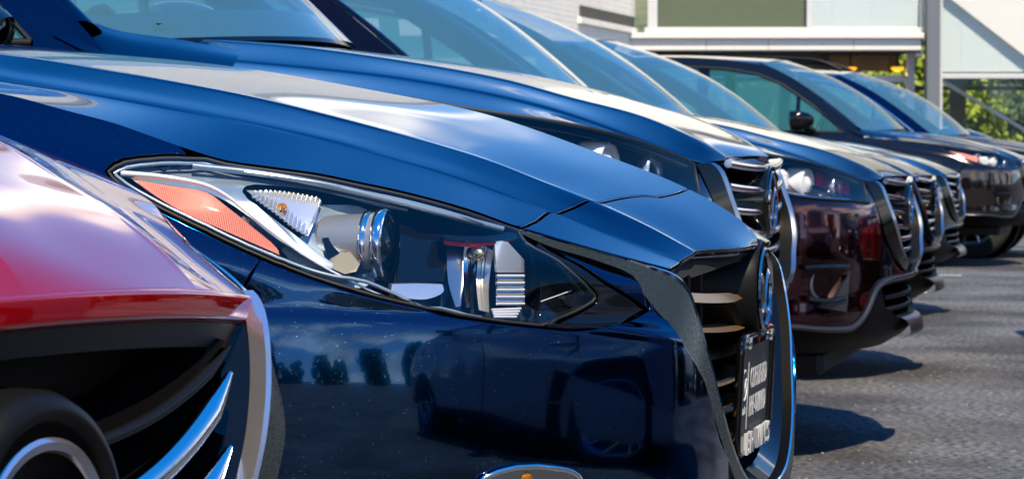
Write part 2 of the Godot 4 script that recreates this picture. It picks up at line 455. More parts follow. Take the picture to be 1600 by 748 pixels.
# ---------------------------------------------------------------- mesh helpers
class MB:
	var v := PackedVector3Array()
	var n := PackedVector3Array()
	func tri(a: Vector3, b: Vector3, c: Vector3, na: Vector3, nb: Vector3, nc: Vector3) -> void:
		var g := (b - a).cross(c - a)
		if g.length_squared() < 1e-16:
			return
		if g.dot(na + nb + nc) > 0.0:
			v.append(a); v.append(c); v.append(b)
			n.append(na); n.append(nc); n.append(nb)
		else:
			v.append(a); v.append(b); v.append(c)
			n.append(na); n.append(nb); n.append(nc)
	func quad(a: Vector3, b: Vector3, c: Vector3, d: Vector3, na: Vector3, nb: Vector3, nc: Vector3, nd: Vector3) -> void:
		tri(a, b, c, na, nb, nc)
		tri(a, c, d, na, nc, nd)
	func flat(a: Vector3, b: Vector3, c: Vector3, d: Vector3, out: Vector3) -> void:
		var g := (c - a).cross(d - b).normalized()
		if g.dot(out) < 0.0:
			g = -g
		quad(a, b, c, d, g, g, g, g)
	func add(o: MB, t := Transform3D.IDENTITY) -> MB:
		var flip := t.basis.determinant() < 0.0
		var nb := t.basis.inverse().transposed()
		for k in range(0, o.v.size(), 3):
			for q in ([0, 2, 1] if flip else [0, 1, 2]):
				v.append(t * o.v[k + q])
				n.append((nb * o.n[k + q]).normalized())
		return self
	func mesh() -> ArrayMesh:
		var a := []
		a.resize(Mesh.ARRAY_MAX)
		a[Mesh.ARRAY_VERTEX] = v
		a[Mesh.ARRAY_NORMAL] = n
		var m := ArrayMesh.new()
		m.add_surface_from_arrays(Mesh.PRIMITIVE_TRIANGLES, a)
		return m
	# a smooth sheet through a grid of points
	func grid(g: Array, wrap_u := false, wrap_v := false, sense := Vector3.ZERO) -> MB:
		var a := g.size()
		var b: int = g[0].size()
		var nn := []
		for i in a:
			var row := PackedVector3Array()
			for j in b:
				var i0 := posmod(i - 1, a) if wrap_u else maxi(i - 1, 0)
				var i1 := (i + 1) % a if wrap_u else mini(i + 1, a - 1)
				var j0 := posmod(j - 1, b) if wrap_v else maxi(j - 1, 0)
				var j1 := (j + 1) % b if wrap_v else mini(j + 1, b - 1)
				var x: Vector3 = (g[i1][j] - g[i0][j]).cross(g[i][j1] - g[i][j0])
				if x.length_squared() < 1e-18:
					var jj := clampi(j, 1, b - 2)
					var ii := clampi(i, 1, a - 2)
					x = (g[mini(ii + 1, a - 1)][jj] - g[maxi(ii - 1, 0)][jj]).cross(g[ii][mini(jj + 1, b - 1)] - g[ii][maxi(jj - 1, 0)])
				row.append(x.normalized())
			nn.append(row)
		var f := 1.0
		if sense != Vector3.ZERO:
			var s := 0.0
			for i in a:
				for j in b:
					s += nn[i][j].dot(sense)
			f = -1.0 if s < 0.0 else 1.0
		else:  # outward from the middle
			var mid := Vector3.ZERO
			for i in a:
				for j in b:
					mid += g[i][j]
			mid /= a * b
			var s := 0.0
			for i in a:
				for j in b:
					s += nn[i][j].dot(g[i][j] - mid)
			f = -1.0 if s < 0.0 else 1.0
		for i in (a if wrap_u else a - 1):
			for j in (b if wrap_v else b - 1):
				var i1 := (i + 1) % a
				var j1 := (j + 1) % b
				quad(g[i][j], g[i1][j], g[i1][j1], g[i][j1], nn[i][j] * f, nn[i1][j] * f, nn[i1][j1] * f, nn[i][j1] * f)
		return self
	# strips between lines of equal count, each strip with an edge of its own
	func rails(lines: Array, closed := false) -> MB:
		var m := lines.size()
		var c := Vector3.ZERO
		var cnt := 0
		for l in lines:
			for p in l:
				c += p
				cnt += 1
		for k in (m if closed else m - 1):
			var a: PackedVector3Array = lines[k]
			var b: PackedVector3Array = lines[(k + 1) % m]
			var nn := PackedVector3Array()
			for i in a.size():
				var t := (a[mini(i + 1, a.size() - 1)] - a[maxi(i - 1, 0)]) + (b[mini(i + 1, a.size() - 1)] - b[maxi(i - 1, 0)])
				var x := t.cross(b[i] - a[i])
				nn.append(x.normalized() if x.length_squared() > 1e-18 else (nn[i - 1] if i else Vector3.UP))
			for i in a.size() - 1:
				quad(a[i], a[i + 1], b[i + 1], b[i], nn[i], nn[i + 1], nn[i + 1], nn[i])
		return self
	func tube(path: PackedVector3Array, rad, seg := 10, closed := false, squash := 1.0) -> MB:
		var g := []
		var up := Vector3(0.13, 0.95, 0.21)
		var m := path.size()
		for i in m:
			var t: Vector3
			if closed:
				t = path[(i + 1) % m] - path[posmod(i - 1, m)]
			else:
				t = path[mini(i + 1, m - 1)] - path[maxi(i - 1, 0)]
			t = t.normalized()
			var s := t.cross(up)
			if s.length() < 0.05:
				s = t.cross(Vector3(0.9, 0.1, 0.3))
			s = s.normalized()
			var u2 := s.cross(t).normalized()
			up = u2
			var r: float = rad if rad is float else rad[i]
			var ring := PackedVector3Array()
			for k in seg:
				var a := TAU * k / seg
				ring.append(path[i] + (s * cos(a) * squash + u2 * sin(a)) * r)
			g.append(ring)
		var nn := []
		for i in m:
			var row := PackedVector3Array()
			for k in seg:
				row.append((g[i][k] - path[i]).normalized())
			nn.append(row)
		for i in (m if closed else m - 1):
			var i1 := (i + 1) % m
			for k in seg:
				var k1 := (k + 1) % seg
				quad(g[i][k], g[i1][k], g[i1][k1], g[i][k1], nn[i][k], nn[i1][k], nn[i1][k1], nn[i][k1])
		if not closed:
			for e in [0, m - 1]:
				var o := (path[0] - path[1]).normalized() if e == 0 else (path[m - 1] - path[m - 2]).normalized()
				for k in seg:
					tri(path[e], g[e][k], g[e][(k + 1) % seg], o, o, o)
		return self
	# profile of (radius, along) turned about an axis
	func lathe(at: Vector3, axis: Vector3, prof: PackedVector2Array, seg := 32, smooth := false) -> MB:
		axis = axis.normalized()
		var s := axis.cross(Vector3.UP if absf(axis.y) < 0.9 else Vector3.RIGHT).normalized()
		var u2 := s.cross(axis)
		var pn := PackedVector2Array()
		for k in prof.size() - 1:
			var d := prof[k + 1] - prof[k]
			pn.append(Vector2(d.y, -d.x).normalized())
		for k in prof.size() - 1:
			var n0 := pn[k]
			var n1 := pn[k]
			if smooth:
				n0 = (pn[maxi(k - 1, 0)] + pn[k]).normalized()
				n1 = (pn[mini(k + 1, pn.size() - 1)] + pn[k]).normalized()
			for i in seg:
				var a := TAU * i / seg
				var b := TAU * (i + 1) / seg
				var da := s * cos(a) + u2 * sin(a)
				var db := s * cos(b) + u2 * sin(b)
				var p := prof[k]
				var q := prof[k + 1]
				quad(at + da * p.x + axis * p.y, at + db * p.x + axis * p.y, at + db * q.x + axis * q.y, at + da * q.x + axis * q.y, da * n0.x + axis * n0.y, db * n0.x + axis * n0.y, db * n1.x + axis * n1.y, da * n1.x + axis * n1.y)
		return self
	# box with chamfered edges
	func box(t: Transform3D, size: Vector3, bev := 0.0) -> MB:
		var h := size / 2.0
		bev = minf(bev, minf(h.x, minf(h.y, h.z)) * 0.9)
		var f := func(p: Vector3) -> Vector3: return t * p
		var ax := [Vector3.RIGHT, Vector3.UP, Vector3.BACK]
		for k in 3:
			var a: Vector3 = ax[k]
			var b: Vector3 = ax[(k + 1) % 3]
			var c: Vector3 = ax[(k + 2) % 3]
			var ha: float = h[k]
			var hb: float = h[(k + 1) % 3]
			var hc: float = h[(k + 2) % 3]
			for s in [-1.0, 1.0]:
				flat(f.call(a * ha * s - b * (hb - bev) - c * (hc - bev)), f.call(a * ha * s + b * (hb - bev) - c * (hc - bev)), f.call(a * ha * s + b * (hb - bev) + c * (hc - bev)), f.call(a * ha * s - b * (hb - bev) + c * (hc - bev)), t.basis * (a * s))
			if bev > 0.0:
				for s in [-1.0, 1.0]:
					for r in [-1.0, 1.0]:
						var o: Vector3 = t.basis * (b * s + c * r)
						flat(f.call(-a * (ha - bev) + b * hb * s + c * (hc - bev) * r), f.call(a * (ha - bev) + b * hb * s + c * (hc - bev) * r), f.call(a * (ha - bev) + b * (hb - bev) * s + c * hc * r), f.call(-a * (ha - bev) + b * (hb - bev) * s + c * hc * r), o)
		if bev > 0.0:
			for x in [-1.0, 1.0]:
				for y in [-1.0, 1.0]:
					for z in [-1.0, 1.0]:
						var s := Vector3(x, y, z)
						var o: Vector3 = (t.basis * s).normalized()
						var e := h - Vector3.ONE * bev
						tri(f.call(Vector3(h.x, e.y, e.z) * s), f.call(Vector3(e.x, h.y, e.z) * s), f.call(Vector3(e.x, e.y, h.z) * s), o, o, o)
		return self
	# a plate cut to a 3D outline, with thickness along back
	func plate(p: PackedVector3Array, back: Vector3) -> MB:
		var c := Vector3.ZERO
		for q in p:
			c += q
		c /= p.size()
		var nrm := Vector3.ZERO
		for i in p.size():
			nrm += (p[i] - c).cross(p[(i + 1) % p.size()] - c)
		nrm = nrm.normalized()
		if nrm.dot(back) > 0.0:
			nrm = -nrm
		var s := nrm.cross(Vector3.UP if absf(nrm.y) < 0.9 else Vector3.RIGHT).normalized()
		var u2 := s.cross(nrm)
		var flat2 := PackedVector2Array()
		for q in p:
			flat2.append(Vector2((q - c).dot(s), (q - c).dot(u2)))
		var id := Geometry2D.triangulate_polygon(flat2)
		var vn := PackedVector3Array()
		vn.resize(p.size())
		for k in range(0, id.size(), 3):
			var g := (p[id[k + 1]] - p[id[k]]).cross(p[id[k + 2]] - p[id[k]])
			if g.dot(nrm) < 0.0:
				g = -g
			for q in 3:
				vn[id[k + q]] += g
		for k in range(0, id.size(), 3):
			var a := id[k]
			var b := id[k + 1]
			var d := id[k + 2]
			tri(p[a], p[b], p[d], vn[a].normalized(), vn[b].normalized(), vn[d].normalized())
			tri(p[a] + back, p[b] + back, p[d] + back, -nrm, -nrm, -nrm)
		for i in p.size():
			var j := (i + 1) % p.size()
			flat(p[i], p[j], p[j] + back, p[i] + back, (p[i] + p[j]) * 0.5 - c)
		return self


# a smooth surface through rows of points; (s, t) run over its cells
class Surf:
	var ns: int
	var nt: int
	var p := PackedVector3Array()
	var n := PackedVector3Array()
	var push := Vector3.ZERO  # the way inwards, where it is not against the normal
	static func dense(q: PackedVector3Array, per: int) -> PackedVector3Array:
		var o := PackedVector3Array()
		var m := q.size()
		for i in m - 1:
			var b := q[i]
			var c := q[i + 1]
			var a := q[i - 1] if i > 0 else 2.0 * b - c
			var d := q[i + 2] if i + 2 < m else 2.0 * c - b
			var t1 := sqrt(maxf(a.distance_to(b), 1e-6))
			var t2 := t1 + sqrt(maxf(b.distance_to(c), 1e-6))
			var t3 := t2 + sqrt(maxf(c.distance_to(d), 1e-6))
			for k in per:
				var t := t1 + (t2 - t1) * k / per
				var a1 := a * ((t1 - t) / t1) + b * (t / t1)
				var a2 := b * ((t2 - t) / (t2 - t1)) + c * ((t - t1) / (t2 - t1))
				var a3 := c * ((t3 - t) / (t3 - t2)) + d * ((t - t2) / (t3 - t2))
				var b1 := a1 * ((t2 - t) / t2) + a2 * (t / t2)
				var b2 := a2 * ((t3 - t) / (t3 - t1)) + a3 * ((t - t1) / (t3 - t1))
				o.append(b1 * ((t2 - t) / (t2 - t1)) + b2 * ((t - t1) / (t2 - t1)))
		o.append(q[m - 1])
		return o
	static func even(q: PackedVector3Array, count: int) -> PackedVector3Array:
		var l := PackedFloat32Array([0.0])
		for i in q.size() - 1:
			l.append(l[i] + q[i].distance_to(q[i + 1]))
		var o := PackedVector3Array()
		var k := 0
		for i in count + 1:
			var s := l[-1] * i / count
			while k < q.size() - 2 and l[k + 1] < s:
				k += 1
			o.append(q[k].lerp(q[k + 1], clampf((s - l[k]) / maxf(l[k + 1] - l[k], 1e-9), 0.0, 1.0)))
		return o
	static func from_rows(rows: Array, ns_: int, sub: int) -> Surf:
		var r := []
		for row in rows:
			var q := PackedVector3Array()
			for k in range(0, row.size(), 3):
				q.append(Vector3(row[k], row[k + 1], row[k + 2]))
			r.append(even(dense(q, 24), ns_))
		var g := []
		for i in ns_ + 1:
			var col := PackedVector3Array()
			for row in r:
				col.append(row[i])
			g.append(dense(col, sub))
		return from_grid(g, Vector3(0.3, 0.5, 1.0))
	static func from_grid(g: Array, sense: Vector3) -> Surf:
		var s := Surf.new()
		s.ns = g.size() - 1
		s.nt = g[0].size() - 1
		var tot := Vector3.ZERO
		for i in s.ns + 1:
			for j in s.nt + 1:
				s.p.append(g[i][j])
				var x: Vector3 = (g[mini(i + 1, s.ns)][j] - g[maxi(i - 1, 0)][j]).cross(g[i][mini(j + 1, s.nt)] - g[i][maxi(j - 1, 0)])
				s.n.append(x.normalized())
				tot += x.normalized()
		if tot.dot(sense) < 0.0:
			for i in s.n.size():
				s.n[i] = -s.n[i]
		return s
	func blend(f: PackedVector3Array, q: Vector2) -> Vector3:
		var a := clampf(q.x, 0.0, ns - 0.0001)
		var b := clampf(q.y, 0.0, nt - 0.0001)
		var i := int(a)
		var j := int(b)
		a -= i
		b -= j
		var w := nt + 1
		var k := i * w + j
		return (f[k] * (1.0 - a) + f[k + w] * a) * (1.0 - b) + (f[k + 1] * (1.0 - a) + f[k + w + 1] * a) * b
	func pos(q: Vector2, d := 0.0) -> Vector3:
		if d == 0.0:
			return blend(p, q)
		return blend(p, q) + (push * d if push != Vector3.ZERO else blend(n, q).normalized() * -d)
	func nor(q: Vector2) -> Vector3:
		return blend(n, q).normalized()
	# the outline moved inwards by dist metres along the surface
	func shrink(poly: PackedVector2Array, dist: float) -> PackedVector2Array:
		var o := PackedVector2Array()
		var m := poly.size()
		var area := 0.0
		for i in m:
			area += poly[i].cross(poly[(i + 1) % m])
		for i in m:
			var q := poly[i]
			var qa := poly[posmod(i - 1, m)]
			var qb := poly[(i + 1) % m]
			if q.y < 0.0 or q.x < 0.0 or q.x > ns or q.y > nt:
				o.append(q)
				continue
			var d := Vector2(clampf(q.x, 0.5, ns - 0.5), clampf(q.y, 0.5, nt - 0.5))
			var ps := pos(d + Vector2(0.5, 0)) - pos(d - Vector2(0.5, 0))
			var pt := pos(d + Vector2(0, 0.5)) - pos(d - Vector2(0, 0.5))
			var e := (qb - q).normalized() + (q - qa).normalized()
			var t3 := ps * e.x + pt * e.y
			var n3 := ps.cross(pt).normalized()
			var in3 := n3.cross(t3).normalized()
			if area < 0.0:
				in3 = -in3
			# least squares for the step in (s, t)
			var aa := ps.dot(ps)
			var bb := ps.dot(pt)
			var cc := pt.dot(pt)
			var det := aa * cc - bb * bb
			if det < 1e-16:
				o.append(q)
				continue
			var x := ps.dot(in3) * dist
			var y := pt.dot(in3) * dist
			o.append(q + Vector2((x * cc - y * bb) / det, (y * aa - x * bb) / det).limit_length(3.0))
		return o
	# the piece of the surface inside an outline, its edges rounded over and turned inwards
	func panel(outline: PackedVector2Array, gap := 0.0025, r := 0.002, depth := 0.012, inset := 0.0, holes := []) -> MB:
		var mb := MB.new()
		var polys := [shrink(outline, gap + r) if gap + r > 0.0 else outline]
		for hole in holes:
			var nx := []
			for q in polys:
				nx.append_array(Geometry2D.clip_polygons(q, hole))
			polys = nx
		for poly in polys:
			if poly.size() > 2:
				fill(mb, poly, inset)
				if depth > 0.0:
					rim(mb, poly, r, depth, inset)
		return mb
	func fill(mb: MB, poly: PackedVector2Array, inset: float) -> void:
		var lo := poly[0]
		var hi := poly[0]
		for q in poly:
			lo = lo.min(q)
			hi = hi.max(q)
		var cut := {}
		for i in poly.size():
			var a := poly[i]
			var b := poly[(i + 1) % poly.size()]
			var steps := int(a.distance_to(b) * 5.0) + 2
			for k in steps + 1:
				var q := a.lerp(b, float(k) / steps)
				cut[Vector2i(int(floor(q.x)), int(floor(q.y)))] = true
		for i in range(maxi(0, int(lo.x) - 1), mini(ns, int(hi.x) + 2)):
			for j in range(maxi(0, int(lo.y) - 1), mini(nt, int(hi.y) + 2)):
				if cut.has(Vector2i(i, j)):
					var cell := PackedVector2Array([Vector2(i, j), Vector2(i + 1, j), Vector2(i + 1, j + 1), Vector2(i, j + 1)])
					for piece in Geometry2D.intersect_polygons(cell, poly):
						var id := Geometry2D.triangulate_polygon(piece)
						for k in range(0, id.size(), 3):
							var x := [piece[id[k]], piece[id[k + 1]], piece[id[k + 2]]]
							mb.tri(pos(x[0], inset), pos(x[1], inset), pos(x[2], inset), nor(x[0]), nor(x[1]), nor(x[2]))
				elif Geometry2D.is_point_in_polygon(Vector2(i + 0.5, j + 0.5), poly):
					var x := [Vector2(i, j), Vector2(i + 1, j), Vector2(i + 1, j + 1), Vector2(i, j + 1)]
					mb.quad(pos(x[0], inset), pos(x[1], inset), pos(x[2], inset), pos(x[3], inset), nor(x[0]), nor(x[1]), nor(x[2]), nor(x[3]))
	func rim(mb: MB, poly: PackedVector2Array, r: float, depth: float, inset: float) -> void:
		var q := PackedVector2Array()
		for i in poly.size():
			var a := poly[i]
			var b := poly[(i + 1) % poly.size()]
			var steps := int(a.distance_to(b) / 1.5) + 1
			for k in steps:
				q.append(a.lerp(b, float(k) / steps))
		var m := q.size()
		var area := 0.0
		for i in m:
			area += q[i].cross(q[(i + 1) % m])
		var ring := []
		for i in m:
			var ok := q[i].y > -0.01 and q[i].x > -0.01 and q[i].x < ns + 0.01 and q[i].y < nt + 0.01
			var nn := nor(q[i])
			var c := pos(q[i], inset)
			var e := (q[(i + 1) % m] - q[posmod(i - 1, m)]).normalized()
			var o2 := Vector2(e.y, -e.x) * (1.0 if area > 0.0 else -1.0)
			var probe := q[i] - o2 * 0.2
			var t3 := pos(q[(i + 1) % m]) - pos(q[posmod(i - 1, m)])
			var o3 := t3.cross(nn).normalized()
			if o3.dot(c - pos(probe, inset)) < 0.0:
				o3 = -o3
			var z := nn * 0.7 + o3 * 0.7
			ring.append([ok, c, nn, c + o3 * r * 0.7 - nn * r * 0.3, z, c + o3 * r - nn * r, o3, c + o3 * r - nn * r + (push if push != Vector3.ZERO else -nn) * depth, o3])
		for i in m:
			var a: Array = ring[i]
			var b: Array = ring[(i + 1) % m]
			if a[0] and b[0]:
				for k in [1, 3, 5]:
					mb.quad(a[k], b[k], b[k + 2], a[k + 2], a[k + 1], b[k + 1], b[k + 3], a[k + 3])


func pts2(a: Array) -> PackedVector2Array:
	var o := PackedVector2Array()
	for k in range(0, a.size(), 2):
		o.append(Vector2(a[k], a[k + 1]))
	return o


func pts3(a: Array) -> PackedVector3Array:
	var o := PackedVector3Array()
	for k in range(0, a.size(), 3):
		o.append(Vector3(a[k], a[k + 1], a[k + 2]))
	return o


func curve(a: PackedVector3Array, count := 24) -> PackedVector3Array:
	return Surf.even(Surf.dense(a, 12), count)


func moved(a: PackedVector3Array, d: Vector3) -> PackedVector3Array:
	var o := PackedVector3Array()
	for q in a:
		o.append(q + d)
	return o


const MIRROR := Transform3D(Vector3(1, 0, 0), Vector3(0, 1, 0), Vector3(0, 0, -1), Vector3.ZERO)


func flipped(mb: MB) -> MB:
	return MB.new().add(mb, MIRROR)


func put(called: String, mb: MB, mat: Material, parent: Node) -> MeshInstance3D:
	var o := MeshInstance3D.new()
	o.name = called
	o.mesh = mb.mesh()
	o.material_override = mat
	parent.add_child(o, true)
	return o


# the part on the right side of a car and its mirror image on the left
func both(called: String, mb: MB, mat: Material, parent: Node) -> Array:
	return [put(called, mb, mat, parent), put(called, flipped(mb), mat, parent)]


func tag(o: Node, label: String, category: String, group := "", kind := "") -> Node:
	o.set_meta("label", label)
	if category:
		o.set_meta("category", category)
	if group:
		o.set_meta("group", group)
	if kind:
		o.set_meta("kind", kind)
	return o


func base(called: String, at: Vector3, turn := 0.0) -> Node3D:
	var o := Node3D.new()
	o.name = called
	add_child(o, true)
	o.position = at
	o.rotation.y = turn
	return o


func plain_mat(c: Color, rough := 0.6, metal := 0.0) -> StandardMaterial3D:
	var m := StandardMaterial3D.new()
	m.albedo_color = c.linear_to_srgb()
	m.roughness = rough
	m.metallic = metal
	return m


# ---------------------------------------------------------------- cars
func poly(key: String) -> PackedVector2Array:
	return pts2(outline[key])


func cars() -> void:
	hatch_hood = Surf.from_rows(HATCH_HOOD, 96, 8)
	hatch_side = Surf.from_rows(HATCH_SIDE, 96, 8)
	suv_hood = Surf.from_rows(SUV_HOOD, 64, 6)
	suv_side = Surf.from_rows(SUV_SIDE, 64, 6)
	wheel_parts = make_wheel()
	var first := make_hatch()
	settle(first, "blue_car", Vector3(0.3716, 0, -4.2202), 13.0, {}, 1.0)
	tag(first, "dark blue hatchback with clear headlight, chrome grille wing and dealer plate, in front", "car", "cars parked nose out in the row")
	var suv := make_suv()
	# a second hatchback, red, nearest on the left, with its own grille bars
	var red: Node3D = first.duplicate()
	red.name = "red_car"
	add_child(red, true)
	for o in red.get_children():
		if o.name.begins_with("plate") or o.name.begins_with("slat") or o.name.begins_with("badge") or o.name.begins_with("grille_fin") or o.name == "hood" or o.name == "nose_panel" or o.name.begins_with("bumper") and not o.name.begins_with("bumper_tip"):
			red.remove_child(o)
			o.free()
	red_grille(red)
	settle(red, "red_car", Vector3(-0.376, 0.02, -2.30), 26.0, {M.blue: M.red}, 1.0)
	tag(red, "red car nearest on the left, hood edge over a black grille with round badge", "car", "cars parked nose out in the row")
	var rows := [
		["navy_suv", Vector3(0.566, 0, -6.389), 13.0, 1.08, M.navy, "navy blue suv right behind the blue hatchback's hood, red glints on its grille bars"],
		["red_tinted_suv", Vector3(1.2235, 0, -9.02), 13.0, 1.0, M.maroon, "dark suv with red reflection painted on body and clear headlight, and fog lamp recess"],
		["black_suv", Vector3(1.7195, 0, -11.95), 13.0, 0.97, M.black_paint, "black suv just behind the charcoal one, its grille bars peeping past"],
		["dark_suv", Vector3(2.456, 0, -16.14), 13.0, 0.94, M.black_paint, "black suv last of the close packed noses, before the bay left free"],
	]
	for r in rows:
		var o: Node3D = suv.duplicate()
		add_child(o, true)
		settle(o, r[0], r[1], r[2], {M.grey_paint: r[4], M.lamp_inner: M.reflected_red if r[4] == M.maroon else M.lamp_inner}, r[3])
		tag(o, r[5], "car", "cars parked nose out in the row")
	var far7: Node3D = suv.duplicate()
	add_child(far7, true)
	far_trim(far7, false)
	settle(far7, "charcoal_suv_with_orange_marker", Vector3(4.06, 0, -23.0), 13.0, {M.grey_paint: M.charcoal, M.turn_clear: M.amber}, 1.0)
	tag(far7, "charcoal grey suv with amber headlight corner and black door mirror, near the far end", "car", "cars parked nose out in the row")
	var far8: Node3D = suv.duplicate()
	add_child(far8, true)
	far_trim(far8, true)
	settle(far8, "roof_rail_suv", Vector3(4.87, 0, -24.865), 13.0, {M.grey_paint: M.navy}, 0.97)
	tag(far8, "dark suv with roof rails and bright window trim, last in the row", "car", "cars parked nose out in the row")
	# cars that show only as reflections: the row across the aisle
	var across := [[M.silver_paint, -1.2], [M.navy, 2.4], [M.charcoal, -4.6], [M.white_paint, -7.7], [M.black_paint, -11.2], [M.red, -14.6], [M.grey_paint, -18.2]]
	for k in across.size():
		var o: Node3D = suv.duplicate()
		add_child(o, true)
		if k == 5:
			settle(o, "passing_suv", Vector3(3.75, 0, -9.6), 86.0, {M.grey_paint: M.red}, 1.0)
			tag(o, "red suv driving up the aisle just out of frame, seen only as red reflections", "car")
			continue
		settle(o, "facing_suv", Vector3(5.2 + 0.23 * -(across[k][1]) * 1.0, 0, across[k][1]), 190.0, {M.grey_paint: across[k][0]}, 1.0)
		tag(o, ["silver", "navy", "charcoal", "white", "black", "red", "grey"][k] + " suv across the aisle, facing the row, seen only as a reflection", "car", "cars in the opposite row")
	var passing: Node3D = suv.duplicate()
	add_child(passing, true)
	settle(passing, "passing_slate_suv", Vector3(3.25, 0, 0.3), 80.0, {M.grey_paint: M.slate}, 1.0)
	tag(passing, "slate suv in the aisle, seen only as a big reflection on the bumper", "car")
	# the car parked beside the glazed bay
	var o: Node3D = suv.duplicate()
	add_child(o, true)
	settle(o, "blue_car_by_glazing", Vector3(9.6, 0, -50.5), 20.0, {M.grey_paint: M.navy}, 0.80)
	tag(o, "dark blue car seen through the low glazing at the right edge", "car")
	suv.free()


func settle(o: Node3D, called: String, at: Vector3, yaw: float, swap: Dictionary, tall: float) -> void:
	o.name = called
	o.position = at
	o.rotation.y = deg_to_rad(-yaw)
	o.scale = Vector3(1, tall, 1)
	if swap:
		for q in o.find_children("*", "MeshInstance3D", true, false):
			if swap.has(q.material_override):
				q.material_override = swap[q.material_override]


func make_wheel() -> Array:
	var tyre := MB.new().lathe(Vector3.ZERO, Vector3.BACK, PackedVector2Array([Vector2(0.23, -0.10), Vector2(0.30, -0.115), Vector2(0.33, -0.10), Vector2(0.345, -0.075), Vector2(0.347, 0.0), Vector2(0.345, 0.075), Vector2(0.33, 0.10), Vector2(0.30, 0.115), Vector2(0.23, 0.10)]), 40, true)
	var rim := MB.new().lathe(Vector3.ZERO, Vector3.BACK, PackedVector2Array([Vector2(0.235, -0.1), Vector2(0.215, -0.05), Vector2(0.21, 0.06), Vector2(0.235, 0.10), Vector2(0.225, 0.105), Vector2(0.2, 0.07)]), 40)
	rim.lathe(Vector3.ZERO, Vector3.BACK, PackedVector2Array([Vector2(0.0, 0.085), Vector2(0.05, 0.08), Vector2(0.06, 0.05), Vector2(0.06, -0.04)]), 20)
	for k in 10:
		var a := TAU * k / 10.0
		var d := Vector3(cos(a), sin(a), 0)
		rim.tube(PackedVector3Array([d * 0.045 + Vector3(0, 0, 0.06), d * 0.13 + Vector3(0, 0, 0.055), d * 0.215 + Vector3(0, 0, 0.075)]), [0.018, 0.014, 0.016], 6)
	var disc := MB.new().lathe(Vector3.ZERO, Vector3.BACK, PackedVector2Array([Vector2(0.0, 0.0), Vector2(0.15, 0.0), Vector2(0.15, -0.02)]), 30)
	return [tyre, rim, disc]


func wheels(car: Node3D, front: float, back: float, half: float) -> void:
	for x in [front, back]:
		for s in [1.0, -1.0]:
			var t := Transform3D(Basis.IDENTITY if s > 0 else Basis(Vector3.UP, PI), Vector3(x, 0.347, half * s))
			var w := put("wheel", MB.new().add(wheel_parts[0], t), M.tyre, car)
			put("rim", MB.new().add(wheel_parts[1], t), M.rim, w)
			put("brake_disc", MB.new().add(wheel_parts[2], t), M.satin, w)


